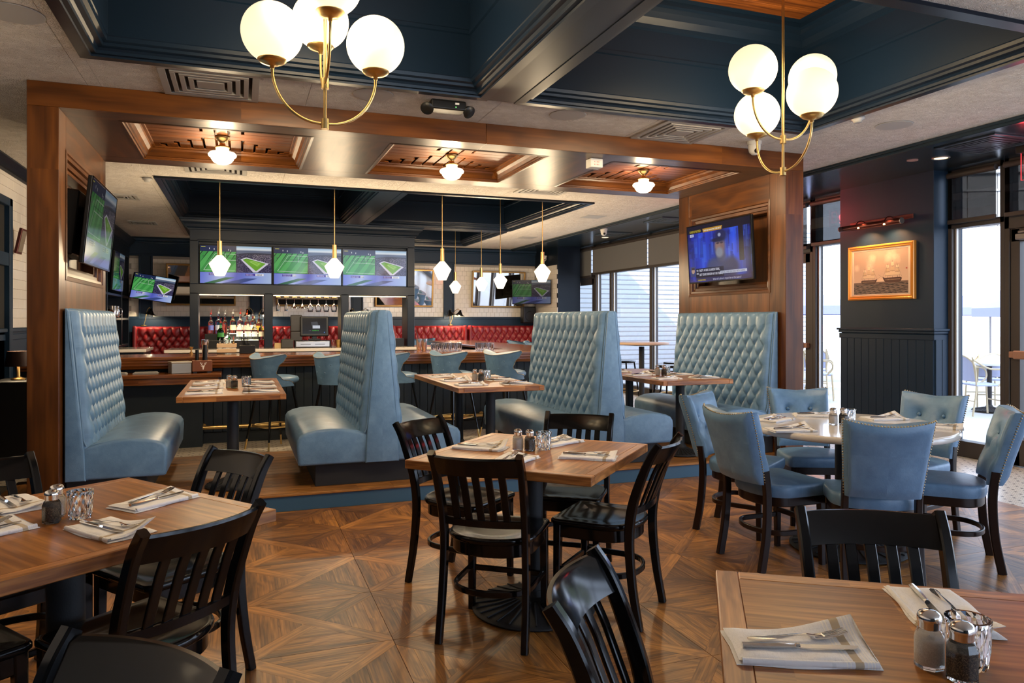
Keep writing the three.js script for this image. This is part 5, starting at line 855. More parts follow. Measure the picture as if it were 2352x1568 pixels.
const knifeGeo = (() => {
  const handle = loft(Array.from({ length: 14 }, (_, i) => { const k = i / 13, x = -0.11 + 0.105 * k, w = 0.0045 + 0.005 * sin(Math.min(1, k * 1.15) * PI * 0.6 + 0.5) * (1 - 0.45 * k), h = 0.0032 + 0.002 * (1 - k); return Array.from({ length: 12 }, (_, j) => { const a = j / 12 * 2 * PI; return V(x, 0.004 + h * sin(a), w * cos(a)); }); }), { crease: 1.2 });
  const bl = extrude([[-0.006, -0.006], [0.02, -0.0085], [0.08, -0.0095], [0.098, -0.007], [0.108, -0.001], [0.11, 0.006], [0.09, 0.008], [-0.006, 0.007]], 0.0014, 0.0003, 1).rotateX(-PI / 2).translate(0, 0.003, 0);
  return { handle, blade: clean(bl), bolster: clean(cyl(0.0058, 0.0058, 0.008, 12).rotateZ(PI / 2).translate(-0.006, 0.004, 0)) };
})();
function setting(x, y, z, turn, where, v = 0, group) {
  single('napkin', napGeos[v % 3], M.napkin, `folded striped linen napkin ${where}`, 'napkin', group && 'napkins ' + group, [x, y, z], turn);
  const c = cos(turn), s = sin(turn), put = (dx, dz) => [x + dx * c + dz * s, y + NAP, z - dx * s + dz * c], j = (v * 0.37) % 0.2 - 0.1;
  single('fork', forkGeo, M.chrome, `silver fork on the napkin ${where}`, 'fork', group && 'forks ' + group, put(0.0, -0.018), turn + 0.08 + j);
  const k = thing('table_knife', `silver table knife on the napkin ${where}`, 'knife', put(-0.004, 0.022), turn + j * 0.4, group && 'knives ' + group);
  mesh('handle', knifeGeo.handle, M.chrome, k); mesh('blade', knifeGeo.blade, M.chrome, k); mesh('bolster', knifeGeo.bolster, M.chrome, k);
}
// octagonal shakers and the cut tumbler
const jar = (() => { const pr = [[0.001, 0], [0.024, 0], [0.027, 0.004], [0.027, 0.055], [0.022, 0.068], [0.0165, 0.074], [0.001, 0.0745]]; return clean(lathe(pr, 8)); })();
const fillGeo = clean(lathe([[0.001, 0.006], [0.0215, 0.007], [0.0222, 0.05], [0.018, 0.058], [0.001, 0.057]], 8));
const capGeo = lathe([[0.0185, 0.072], [0.0195, 0.074], [0.0195, 0.084], [0.021, 0.086], [0.021, 0.093], [0.018, 0.1], [0.01, 0.104], [0.001, 0.105]], 24);
jar.computeVertexNormals();
M.jar = phys({ color: 0xffffff, transmission: 1, roughness: 0.02, thickness: 0, ior: 1.5 });
const saltTex = tex(128, 128, (u, v, x, y) => { const n = fbm(u * 64, v * 64, 2, NZ2); return mix3([196, 184, 170], [236, 228, 216], n); }, true, 2, 2), pepTex = tex(128, 128, (u, v) => { const n = fbm(u * 64, v * 64, 2); return n > 0.62 ? [120, 104, 84] : n > 0.45 ? [62, 50, 40] : [26, 22, 18]; }, true, 2, 2);
M.salt = std({ map: saltTex, roughness: 0.9 }); M.pepper = std({ map: pepTex, roughness: 0.9 });
const tumblerCut = (() => { const N = 12, rows = [[0.0, 0.031], [0.012, 0.034], [0.034, 0.036], [0.056, 0.037], [0.078, 0.038], [0.088, 0.0385]], rings = rows.map(([y, r], i) => Array.from({ length: N * 2 }, (_, k) => { const a = (k + (i % 2) * 0.5 * 0) / (N * 2) * 2 * PI, q = r * ((k + i) % 2 && i > 0 && i < 5 ? 0.93 : 1.02); return V(cos(a) * q, y, sin(a) * q); })); const inn = [0.088, 0.05, 0.012].map((y) => Array.from({ length: N * 2 }, (_, k) => { const a = k / (N * 2) * 2 * PI; return V(cos(a) * 0.0325, y, sin(a) * 0.0325); })); return loft([...rings, ...inn].reverse(), { crease: 0.15 }); })();
function condiments(y, [sx, sz], [px, pz], [gx, gz], where) {
  const sh = (name, fill, l, p) => { const t = thing(name, l, 'shaker', p, 0.3); mesh('contents', fillGeo, fill, t); mesh('glass_jar', jar, M.glass, t); mesh('chrome_cap', capGeo, M.chrome, t); };
  sh('salt_shaker', M.salt, `glass salt shaker with chrome cap ${where}`, [sx, y, sz]); sh('pepper_shaker', M.pepper, `glass pepper shaker with chrome cap ${where}`, [px, y, pz]);
  single('cut_tumbler', tumblerCut, M.glass, `diamond cut glass tumbler ${where}`, 'tumbler', null, [gx, y, gz]);
}
const along = (dx, dz) => -Math.atan2(dz, dx);
// lower right table
setting(1.015, TT, -1.155, along(0.91, 0.42), 'nearest us on the lower right table', 1); setting(1.435, TT, -1.2, along(-0.5, 0.87), 'at the far edge of the lower right table', 0);
condiments(TT, [1.195, -1.02], [1.205, -0.962], [1.268, -1.0], 'on the lower right table');
// centre table
setting(1.125, TT, -3.53, along(0.74, 0.67), 'at the left of the centre table', 1); setting(1.16, TT, -3.16, along(0.75, -0.66), 'behind the near chair of the centre table', 2); setting(1.52, TT, -3.12, along(0.81, 0.59), 'at the right corner of the centre table', 0); setting(1.55, TT, -3.54, along(0.9, -0.42), 'at the far side of the centre table', 2);
condiments(TT, [1.283, -3.42], [1.33, -3.38], [1.408, -3.39], 'on the centre table');
// left table
setting(-0.285, TT, -2.875, along(0.72, -0.69), 'at the far right of the left table', 2); setting(-0.375, TT, -2.53, along(0.6, 0.8), 'at the near right of the left table', 1); setting(-0.735, TT, -2.99, along(0.48, 0.88), 'at the far left of the left table', 0); setting(-0.73, TT, -2.62, along(0.75, -0.66), 'cut by the left edge on the left table', 2);
condiments(TT, [-0.565, -2.78], [-0.563, -2.7], [-0.49, -2.735], 'on the left table');
// round table
setting(2.99, TT, -3.47, along(0.97, 0.24), 'at the left of the round table', 1); setting(3.2, TT, -3.86, along(0.92, -0.38), 'at the far left of the round table', 0); setting(3.6, TT, -3.95, along(0.8, 0.5), 'at the back of the round table', 2); setting(3.9, TT, -3.66, along(0.95, 0.2), 'at the far right of the round table', 1); setting(3.9, TT, -3.27, along(0.6, 0.8), 'at the right rim of the round table', 0); setting(3.38, TT, -3.13, along(0.9, -0.4), 'behind the nearest blue chair of the round table', 2);
condiments(TT, [3.405, -3.58], [3.465, -3.56], [3.55, -3.6], 'on the round table');
// booth tables
[[-0.06, 'left booth table'], [2.02, 'middle booth table'], [3.92, 'right booth table']].forEach(([x, w]) => {
  ['near', 'middle', 'far'].forEach((p, i) => { setting(x - 0.2, BT, -5.98 - i * 0.47, 0.02 * i, `at the ${p} left place of the ${w}`, i); setting(x + 0.2, BT, -5.97 - i * 0.43, PI + 0.03, `at the ${p} right place of the ${w}`, i + 1); });
  condiments(BT, [x - 0.03, -6.42], [x + 0.01, -6.36], [x + 0.1, -6.46], `on the ${w}`);
});
// ---------------------------------------------------------------- lamps
const WARM = new THREE.Color(1, 0.77, 0.48);
const glow = (k, c = rgb(1, 0.83, 0.52)) => std({ color: rgb(0.9, 0.85, 0.75), roughness: 0.4, emissive: c, emissiveIntensity: k });
M.globe = glow(1.08); M.pend = glow(1.35, rgb(1, 0.87, 0.66)); M.school = glow(2.6, rgb(1, 0.85, 0.6)); M.bulbDisc = glow(2.2, rgb(1, 0.75, 0.4));
const point = (name, x, y, z, i, c = WARM, r = 3, parent) => { const l = new THREE.PointLight(c, i); l.name = name; l.position.set(x, y, z); l.castShadow = true; l.shadow.radius = r; (parent || scene).add(l); return l; };
function chandelier(x, z, label, swap, dy) {
  const t = thing('globe_chandelier', label, 'chandelier', [x, 0, z], 0, 'brass globe chandeliers'), yl = 2.42 + dy, yu = 2.63 + dy;
  mesh('stem', cyl(0.009, 0.009, 3.75 - yl, 14).translate(0, (3.75 + yl) / 2, 0), M.brass, t); mesh('ceiling_rose', cyl(0.07, 0.06, 0.03, 28).translate(0, 3.735, 0), M.brass, t);
  for (const y of [yl, yu]) mesh('hub', merge(cyl(0.02, 0.02, 0.052, 20).translate(0, y, 0), cyl(0.021, 0.021, 0.006, 20).translate(0, y - 0.024, 0)), M.brass, t);
  [[yl, 0.262, 2.86 + dy, swap ? 'z' : 'x'], [yu, 0.24, 3.045 + dy * 0.6, swap ? 'x' : 'z']].forEach(([yh, r, yg, ax]) => { for (const s of [-1, 1]) {
    const D = (a, y) => (ax === 'x' ? V(s * a, y, 0) : V(0, y, s * a)), pts = []; for (let k = 0; k <= 10; k++) { const a = k / 10 * PI / 2; pts.push(D(0.02 + (r - 0.02) * sin(a), yh + (yg - 0.18 - yh) * (1 - cos(a)))); }
    const arm = mesh('arm', tube(pts, 0.0075, 32, 8), M.brass, t), c = D(r, yg);
    mesh('cup', lathe([[0.001, -0.182], [0.011, -0.182], [0.012, -0.168], [0.035, -0.163], [0.06, -0.152], [0.073, -0.139], [0.07, -0.134], [0.001, -0.134]], 28).translate(c.x, c.y, c.z), M.brass, arm);
    mesh('globe_lamp', new THREE.SphereGeometry(0.1525, 48, 32).translate(c.x, c.y, c.z), M.globe, t); point('globe', c.x, c.y, c.z, 3.2, WARM, 5, t);
  } });
}
chandelier(0.41, -3.95, 'brass four-globe chandelier in the left ceiling coffer', false, 0);
chandelier(3.34, -3.95, 'brass four-globe chandelier in the right ceiling coffer', true, -0.045);
const pendGeo = lathe([[0.001, 2.142], [0.032, 2.142], [0.118, 2.045], [0.052, 1.905], [0.001, 1.905]], 8).toNonIndexed(); pendGeo.computeVertexNormals();
[[-0.23, -9.1, 'over the left booth table'], [1.055, -9.1, 'left of the centre booth'], [2.39, -9.1, 'largest right of the hutch'], [3.76, -9.1, 'nearest the right windows'], [3.9, -11.2, 'right one before the rightmost mirror'], [3.9, -12.2, 'left one before the rightmost mirror'], [3.8, -13.5, 'smallest and farthest']].forEach(([x, z, w]) => {
  const t = thing('pendant_lamp', `white hexagonal glass pendant on a brass rod, ${w}`, 'pendant lamp', [x, 0, z], 0, 'hexagonal pendants over the bar');
  const topY = z < -8.95 ? 3.72 : 2.98; mesh('rod', cyl(0.006, 0.006, topY - 2.3, 10).translate(0, (topY + 2.3) / 2, 0), M.brass, t); mesh('socket', cyl(0.026, 0.026, 0.165, 20).translate(0, 2.222, 0), M.brass, t);
  mesh('glass_lamp', pendGeo, M.pend, t); point('pendant', 0, 2.03, 0, 4.2, WARM, 4, t);
});
[[-0.145, 'left'], [1.81, 'middle'], [3.81, 'right']].forEach(([x, w]) => {
  const t = thing('schoolhouse_lamp', `white schoolhouse glass ceiling lamp in the ${w} archway panel`, 'ceiling lamp', [x, 0, -6.55], 0, 'schoolhouse lamps in the archway');
  mesh('fitter', lathe([[0.001, 2.915], [0.058, 2.915], [0.06, 2.902], [0.05, 2.893], [0.045, 2.885], [0.02, 2.862], [0.024, 2.838], [0.055, 2.828], [0.056, 2.815], [0.001, 2.812]], 32), M.brass, t);
  mesh('glass_lamp', lathe([[0.05, 2.815], [0.052, 2.795], [0.06, 2.787], [0.1, 2.778], [0.112, 2.762], [0.108, 2.748], [0.092, 2.738], [0.088, 2.725], [0.07, 2.7], [0.04, 2.685], [0.001, 2.678]], 40), M.school, t);
  point('schoolhouse', 0, 2.745, 0, 3.4, WARM, 3, t);
});
// recessed downlights of the dark ceiling strip
[[6.3, -5.25, 'near the right windows'], [6.42, -12.45, 'over the far right door'], [6.3, -9.0, 'behind the right post']].forEach(([x, z, w]) => {
  const t = thing('recessed_downlight', `small recessed downlight ${w}`, 'downlight', [x, 2.955, z], 0, 'recessed downlights'); mesh('trim_ring', lathe([[0.062, 0.002], [0.075, 0.001], [0.08, -0.004], [0.07, -0.008], [0.06, -0.004], [0.062, 0.002]], 32), M.frameLight, t); mesh('lamp_disc', cyl(0.06, 0.06, 0.004, 28).translate(0, -0.002, 0), M.bulbDisc, t);
  const s = new THREE.SpotLight(WARM, 4, 0, 0.7, 0.6); s.name = 'downlight'; s.position.set(0, -0.02, 0); s.target.position.set(0, -2.9, 0); s.castShadow = true; s.shadow.radius = 2.5; t.add(s, s.target);
});
// black cone lamps on the pilasters of the back wall
const coneGeo = lathe([[0.012, 0.12], [0.02, 0.12], [0.026, 0.09], [0.06, 0.035], [0.115, 0.0], [0.112, 0.0], [0.056, 0.033], [0.02, 0.085], [0.012, 0.118]], 28);
[[-1.72, [0.12], 'in the back left corner'], [0.28, [-0.14, 0.16], 'behind the bottles'], [2.27, [-0.14, 0.16], 'seen through the right hutch opening'], [4.24, [-0.02, 0.17], 'over the red banquette seam']].forEach(([x, heads, w]) => {
  const t = thing('banquette_lamp', `black cone lamp on brass stem ${w}`, 'lamp', [x, 0, -15.46], 0, 'cone lamps behind the banquettes');
  mesh('base', cyl(0.05, 0.045, 0.02, 20).translate(0, 1.3, 0), M.brass, t);
  heads.forEach((h, i) => { const hx = h, c = V(hx, 1.5, 0.12), stem = mesh('stem', tube([V(0, 1.31, 0), V(h * 0.2, 1.4, -0.01), V(h * 0.5, 1.58, 0.02), V(h * 0.9, 1.64, 0.08), V(hx, 1.615, 0.12)], 0.006, 28, 8), M.brass, t);
    mesh('shade', coneGeo.clone().rotateZ(h < 0 ? 0.25 : -0.2).translate(c.x, c.y, c.z), M.black, t); mesh('bulb_lamp', new THREE.SphereGeometry(0.03, 16, 12).translate(c.x, c.y + 0.028, c.z), glow(6, rgb(1, 0.78, 0.45)), t); point('cone', c.x, c.y + 0.02, c.z, 1.6, WARM, 1.5, t); });
});

// ---------------------------------------------------------------- ceiling fittings
function vent(x, z, y, mat, label, w = 0.61) {
  const t = thing('air_vent', label, 'vent', [x, y, z], 0, 'square ceiling vents'), ring = (a, th, y0, y1) => merge(bb(-a, a, y0, y1, a - th, a, 0.002), bb(-a, a, y0, y1, -a, -a + th, 0.002), bb(-a, -a + th, y0, y1, -a + th, a - th, 0.002), bb(a - th, a, y0, y1, -a + th, a - th, 0.002));
  { const a = w / 2 - 0.031; mesh('duct', merge(bb(-a, a, 0.3, 0.31, -a, a), bb(-a, -a + 0.004, 0.001, 0.3, -a, a, 0.0005), bb(a - 0.004, a, 0.001, 0.3, -a, a, 0.0005), bb(-a, a, 0.001, 0.3, -a, -a + 0.004, 0.0005), bb(-a, a, 0.001, 0.3, a - 0.004, a, 0.0005)), mat, t); } mesh('outer_frame', ring(w / 2, 0.045, -0.014, 0), mat, t);
  for (let k = 0; k < 3; k++) mesh('louvre', ring(w / 2 - 0.068 - k * 0.052, 0.03, -0.016, 0.012), mat, t); mesh('centre_plate', bb(-0.085, 0.085, -0.016, -0.002, -0.075, 0.075, 0.003), mat, t); return t;
}
vent(-0.19, -5.335, CEIL, M.vent, 'grey square ceiling vent above the left end of the archway'); vent(3.46, -5.345, CEIL, M.vent, 'grey square ceiling vent above the right end of the archway');
M.ventNavy = std({ color: rgb(0.03, 0.045, 0.06), roughness: 0.3 });
vent(6.16, -4.68, 2.955, M.ventNavy, 'dark square vent in the ceiling strip by the near windows', 0.58); vent(6.25, -9.98, 2.955, M.ventNavy, 'dark square vent in the ceiling strip by the far windows', 0.58); vent(6.3, -11.9, 2.955, M.ventNavy, 'dark square vent beside the far ceiling camera', 0.5);
vent(-0.25, -8.25, CEIL, M.vent, 'grey square vent behind the left archway panel'); vent(3.45, -8.25, CEIL, M.vent, 'grey square vent behind the right archway panel'); vent(-1.45, -10.57, CEIL, M.vent, 'small vent in the left aisle ceiling, nearer one', 0.42); vent(-1.5, -13.3, CEIL, M.vent, 'small vent in the left aisle ceiling, farther one', 0.42);
[[-1.1, -4.46, 'at the upper left corner'], [0.87, -5.2, 'behind the left chandelier'], [2.36, -5.2, 'between the chandeliers'], [4.97, -4.57, 'right of the right chandelier']].forEach(([x, z, w]) => single('ceiling_speaker', lathe([[0.001, -0.006], [0.135, -0.006], [0.14, -0.004], [0.142, 0], [0.001, 0]], 48), M.whiteFix, `round white ceiling speaker ${w}`, 'speaker', 'round ceiling speakers', [x, CEIL, z]));
const em = thing('emergency_light', 'black twin-head emergency light on the ceiling', 'emergency light', [1.4, CEIL, -5.2]); mesh('case', at(rbox(0.26, 0.07, 0.13, 0.012, 2), 0, -0.036, 0), M.plastic, em); for (const s of [-1, 1]) mesh('lamp_head', lathe([[0.001, -0.02], [0.035, -0.015], [0.048, 0.02], [0.001, 0.016]], 20).rotateX(PI / 2 + 0.7).rotateY(s * 0.5).translate(s * 0.15, -0.06, 0.03), M.plastic, em); mesh('status_led', new THREE.SphereGeometry(0.004, 8, 6).translate(0.05, -0.05, 0.066), std({ color: 0x000000, emissive: rgb(0.2, 1, 0.2), emissiveIntensity: 2 }), em); mesh('rating_plate', plane(0.03, 0.014).translate(0.06, -0.025, 0.0655), M.white, em);
const fs = thing('fire_strobe', 'white fire alarm strobe under the archway', 'alarm', [2.92, 2.815, -5.87]); mesh('case', at(rbox(0.12, 0.08, 0.1, 0.008, 2), 0, -0.04, 0), M.white, fs); mesh('strobe_lens', at(rbox(0.05, 0.03, 0.03, 0.012, 3), 0.01, -0.088, 0.02), M.jar, fs); mesh('lettering', plane(0.1, 0.06).translate(0, -0.042, 0.0503), std({ map: canvasTex(128, 80, (c, w, h) => { c.fillStyle = '#d8d4cc'; c.fillRect(0, 0, w, h); c.fillStyle = '#b8443a'; c.font = 'bold 22px sans-serif'; c.fillText('F I R E', 30, 34); c.fillText('F I R E', 30, 66); }), roughness: 0.6 }), fs);
const dome = (x, y, z, l, m = M.white, s = 1) => { const t = thing('ceiling_camera', l, 'camera', [x, y, z]); t.scale.setScalar(s); mesh('mount', cyl(0.06, 0.065, 0.03, 28).translate(0, -0.015, 0), m, t); mesh('dome', lathe([[0.055, -0.03], [0.055, -0.06], [0.045, -0.095], [0.025, -0.115], [0.001, -0.12]], 28), m, t); mesh('lens', new THREE.SphereGeometry(0.02, 14, 10).translate(-0.012, -0.088, 0.045), M.plastic, t); };
dome(4.27, CEIL, -5.42, 'white dome camera behind the right chandelier', M.whiteFix); dome(5.8, 2.955, -11.3, 'white dome camera on the dark ceiling strip'); dome(6.2, 2.8, -14.9, 'white dome camera over the far right television');
[[4.5, -4.48, 'near the right coffer corner'], [-0.98, -9.1, 'behind the archway at the left']].forEach(([x, z, w]) => single('smoke_detector', lathe([[0.001, -0.045], [0.03, -0.045], [0.035, -0.03], [0.05, -0.02], [0.052, 0], [0.001, 0]], 28), M.whiteFix, `small white smoke detector ${w}`, 'detector', null, [x, CEIL, z]));
[[5.05, -10.2], [5.14, -13.2]].forEach(([x, z], i) => single('access_panel', bb(-0.16, 0.16, -0.004, 0, -0.16, 0.16, 0.002), M.whiteFix, `flat white square ceiling panel right of the far coffer, ${i ? 'farther' : 'nearer'} one`, 'panel', null, [x, CEIL, z]));
single('sprinkler_plate', cyl(0.05, 0.05, 0.006, 20), std({ color: rgb(0.4, 0.25, 0.22), roughness: 0.5 }), 'small square sprinkler cover beside the near downlight', 'sprinkler', null, [6.13, 2.952, -5.42]);

// exit signs: edge-lit clear plates with red letters
const exitTex = canvasTex(512, 256, (c, w, h) => { c.fillStyle = '#000'; c.fillRect(0, 0, w, h); c.fillStyle = '#ff1828'; c.font = 'bold 190px sans-serif'; c.fillText('EXIT', 40, 196, 432); });
M.exitRed = std({ color: rgb(0.1, 0.01, 0.01), emissive: rgb(1, 0.03, 0.05), emissiveIntensity: 2.2 });
[[6.35, 2.73, -4.33, 'red edge-lit EXIT sign at the upper right edge'], [6.3, 2.775, -7.75, 'red edge-lit EXIT sign hidden behind the right post']].forEach(([x, y, z, l]) => {
  const t = thing('exit_sign', l, 'sign', [x, y, z], -PI / 2);
  mesh('canopy', at(rbox(0.42, 0.06, 0.06, 0.008, 2), 0, 0.145, 0), M.plastic, t); mesh('acrylic_plate', bb(-0.18, 0.18, -0.12, 0.115, -0.004, 0.004, 0.002), M.jar, t);
  const L = (pts) => bb(...pts, 0.0045, 0.0065, 0.0005), y0 = -0.075, y1 = 0.085, list = [L([-0.15, -0.125, y0, y1]), L([-0.125, -0.085, y1 - 0.022, y1]), L([-0.125, -0.085, -0.007, 0.015]), L([-0.125, -0.085, y0, y0 + 0.022]), L([0.02, 0.043, y0, y1]), L([0.065, 0.15, y1 - 0.022, y1]), L([0.096, 0.119, y0, y1 - 0.022])];
  for (const s of [-1, 1]) list.push(at(turned(cbox(0.024, 0.175, 0.002, 0.0005), 'z', s * 0.42), -0.034, 0.005, 0.0055));
  mesh('red_sign_letters', merge(list), M.exitRed, t); mesh('lit_sign_edge', merge(bb(-0.181, -0.177, -0.12, 0.115, -0.0045, 0.0045, 0.001), bb(-0.18, 0.18, -0.121, -0.118, -0.0045, 0.0045, 0.001)), std({ color: rgb(0.3, 0.02, 0.02), emissive: rgb(1, 0.05, 0.07), emissiveIntensity: 0.9 }), t);
  point('exit_glow', 0, -0.02, 0.12, x > 6.32 ? 0.3 : 2.4, new THREE.Color(1, 0.06, 0.07), 5, t);
});

// ---------------------------------------------------------------- painting and its lamp
const shipTex = canvasTex(1024, 720, (c, w, h) => {
  const g = c.createLinearGradient(0, 0, 0, h * 0.72); g.addColorStop(0, '#a89484'); g.addColorStop(0.6, '#c2aa96'); g.addColorStop(1, '#d8bfa8'); c.fillStyle = g; c.fillRect(0, 0, w, h); const r = rng(12);
  for (const [x, y, s] of [[0.32, 0.3, 1], [0.36, 0.2, 0.8], [0.3, 0.42, 0.9], [0.7, 0.16, 1.1], [0.64, 0.22, 0.8], [0.78, 0.24, 0.9], [0.06, 0.38, 0.6], [0.55, 0.72, 1.0]]) for (let k = 0; k < 60; k++) { c.fillStyle = `rgba(${222 + r() * 20 | 0},${204 + r() * 20 | 0},186,0.05)`; c.beginPath(); c.arc(w * x + (r() - 0.5) * 130 * s, h * y + (r() - 0.5) * 130 * s, 20 + r() * 34 * s, 0, 7); c.fill(); }
  const ship = (x, y, s, fl) => { c.save(); c.translate(x, y); c.scale(s * fl, s); c.fillStyle = '#4a2f26'; c.beginPath(); c.moveTo(-150, -10); c.quadraticCurveTo(-140, 44, -100, 50); c.lineTo(110, 46); c.quadraticCurveTo(150, 10, 160, -34); c.lineTo(120, -20); c.lineTo(-120, -22); c.fill(); c.fillStyle = '#b99a78'; c.fillRect(-120, 2, 230, 9); c.fillStyle = '#2a1a14'; for (let k = 0; k < 11; k++) c.fillRect(-110 + k * 20, 3, 8, 7);
    c.strokeStyle = '#3a2820'; c.lineWidth = 5; for (const [mx, mh] of [[-80, 190], [0, 250], [80, 200]]) { c.beginPath(); c.moveTo(mx, -16); c.lineTo(mx + 4, -16 - mh); c.stroke(); for (let k = 0; k < 3; k++) { const yy = -50 - k * mh * 0.27, wd = 46 - k * 11; c.fillStyle = ['#d9c6a8', '#cbb492', '#e2d2b6'][k]; c.beginPath(); c.moveTo(mx - wd, yy); c.quadraticCurveTo(mx + 14, yy + 12, mx + wd, yy); c.lineTo(mx + wd * 0.8, yy - mh * 0.22); c.lineTo(mx - wd * 0.8, yy - mh * 0.22); c.fill(); c.lineWidth = 3; c.beginPath(); c.moveTo(mx - wd, yy); c.lineTo(mx + wd, yy); c.stroke(); } }
    c.lineWidth = 1.6; for (const a of [-150, -120, 120, 158]) { c.beginPath(); c.moveTo(a, -20); c.lineTo(a > 0 ? 82 : -78, -200); c.stroke(); } c.beginPath(); c.moveTo(158, -34); c.lineTo(230, -70); c.stroke(); c.restore(); };
  c.fillStyle = '#6a564c'; c.fillRect(0, h * 0.72, w, h); ship(w * 0.29, h * 0.7, 1.0, 1); ship(w * 0.72, h * 0.67, 1.12, -1); c.fillStyle = '#a03a34'; c.fillRect(w * 0.95, h * 0.44, 26, 20);
  for (let k = 0; k < 26; k++) { const y = h * (0.76 + 0.24 * Math.pow(k / 26, 0.8)); c.fillStyle = ['#3f332f', '#54443d', '#2c2423', '#6d5a4f'][k % 4]; c.beginPath(); c.moveTo(0, h); c.lineTo(0, y); for (let x = 0; x <= w; x += 16) c.lineTo(x, y + 9 * sin(x * 0.02 + k * 1.9) + 7 * sin(x * 0.047 + k)); c.lineTo(w, h); c.fill(); c.strokeStyle = 'rgba(205,185,165,0.55)'; c.lineWidth = 2.5; c.stroke(); }
});
const pic = thing('framed_painting', 'gold framed painting of two sailing ships on the blue pilaster', 'painting', [6.75, 1.94, -6.375], -PI / 2);
M.gold = phys({ color: rgb(0.75, 0.32, 0.05), metalness: 0.35, roughness: 0.32, clearcoat: 0.3 });
mesh('canvas', plane(0.76, 0.5).translate(0, 0, 0.022), std({ map: shipTex, roughness: 0.5 }), pic); mesh('liner', merge(bb(-0.405, 0.405, 0.245, 0.275, 0.01, 0.026, 0.002), bb(-0.405, 0.405, -0.275, -0.245, 0.01, 0.026, 0.002), bb(-0.405, -0.375, -0.25, 0.25, 0.01, 0.026, 0.002), bb(0.375, 0.405, -0.25, 0.25, 0.01, 0.026, 0.002)), std({ color: rgb(0.7, 0.6, 0.48), roughness: 0.7 }), pic);
{ const W = 0.455, Hh = 0.312, pr = [[0, 0.0], [0, 0.03], [0.006, 0.04], [0.02, 0.043], [0.03, 0.034], [0.042, 0.036], [0.05, 0.024], [0.055, 0.012]]; const g = ringMould(-W, W, -Hh, Hh, pr); const p = g.attributes.position; for (let i = 0; i < p.count; i++) { const y = p.getY(i), z = p.getZ(i); p.setXYZ(i, p.getX(i), z, y); } g.deleteAttribute('normal'); g.computeVertexNormals(); mesh('frame', g, M.gold, pic); }
const pl = thing('picture_light', 'dark bronze picture light above the ship painting', 'picture light', [6.75, 2.46, -6.4], -PI / 2); M.bronze = std({ color: rgb(0.12, 0.035, 0.03), metalness: 0.6, roughness: 0.35 });
mesh('tube_shade', turned(new THREE.CylinderGeometry(0.032, 0.032, 0.86, 24, 1, true, 0.9, 4.6), 'z', PI / 2).translate(0, 0, 0.15), M.bronze, pl); for (const s of [-1, 1]) mesh('end_cap', cyl(0.033, 0.033, 0.008, 24).rotateZ(PI / 2).translate(s * 0.43, 0, 0.15), M.steel, pl); mesh('wall_plate', bb(-0.42, 0.45, 0.03, 0.08, 0.0, 0.012, 0.003), M.bronze, pl);
for (const x of [-0.2, 0.2]) mesh('arm', tube([V(x, 0.055, 0.01), V(x, 0.075, 0.05), V(x, 0.065, 0.11), V(x, 0.02, 0.15)], 0.007, 16, 8), M.bronze, pl);
for (const x of [-0.16, 0.2]) { mesh('bulb_lamp', new THREE.SphereGeometry(0.012, 12, 8).translate(x, -0.012, 0.15), glow(5, rgb(1, 0.6, 0.25)), pl); const s = new THREE.SpotLight(new THREE.Color(1, 0.52, 0.24), 4.2, 0, 1.2, 0.7); s.name = 'picture_spot'; s.position.set(x, -0.03, 0.15); s.target.position.set(x, -0.55, 0.0); s.castShadow = true; s.shadow.radius = 0.8; pl.add(s, s.target); }

// ---------------------------------------------------------------- far left aisle
const dr = struct('door_' + doorN++, 'blue framed doorway with its dark painted in at the left edge'); mesh('door_frame', merge(bb(XL, XL + 0.06, 0, 2.6, -8.62, -8.52, 0.006), bb(XL, XL + 0.06, 2.52, 2.6, -8.6, -7.2, 0.006), bb(XL, XL + 0.05, 1.93, 2.06, -8.56, -7.2, 0.004)), M.navyWall, dr); mesh('door_leaf', bb(XL - 0.002, XL + 0.012, 0, 2.52, -8.52, -7.2, 0.002), M.paintedShade, dr);  // the leaf is a near-black sheet that paints the dark of an open doorway
const lf = thing('tilted_picture', 'small picture tilting off the left tiled wall beside the post', 'picture', [-2.1, 2.2, -8.78], PI / 2); lf.rotation.set(0.2, PI / 2, 0, 'YXZ'); mesh('frame', bb(-0.09, 0.09, -0.13, 0.13, -0.02, 0.01, 0.005), M.bronze, lf); mesh('print', bb(-0.07, 0.07, -0.11, 0.11, 0.01, 0.012, 0.001), std({ color: rgb(0.14, 0.11, 0.08), roughness: 0.6 }), lf);
const sc = thing('side_cabinet', 'black side cabinet with a grey door behind the left post', 'cabinet', [-1.98, 0, -8.12]); mesh('body', bb(-0.16, 0.24, 0, 0.84, -0.3, 0.3, 0.006), M.blackMatt, sc); mesh('door_panel', bb(0.24, 0.255, 0.08, 0.62, -0.24, 0.22, 0.004), std({ color: rgb(0.2, 0.19, 0.18), roughness: 0.5 }), sc);
const tl = thing('shaded_table_lamp', 'brown shaded lamp on the black side cabinet', 'lamp', [-1.96, 0.84, -8.1]); mesh('base', lathe([[0.001, 0], [0.06, 0], [0.06, 0.015], [0.014, 0.03], [0.012, 0.15], [0.001, 0.15]], 24), M.brass, tl); mesh('shade', lathe([[0.09, 0.13], [0.11, 0.13], [0.09, 0.27], [0.086, 0.27]], 28), std({ color: rgb(0.05, 0.02, 0.012), roughness: 0.6 }), tl); mesh('bulb_lamp', new THREE.SphereGeometry(0.025, 12, 8).translate(0, 0.18, 0), glow(4), tl); point('table_lamp', 0, 0.18, 0, 0.5, WARM, 1.2, tl);
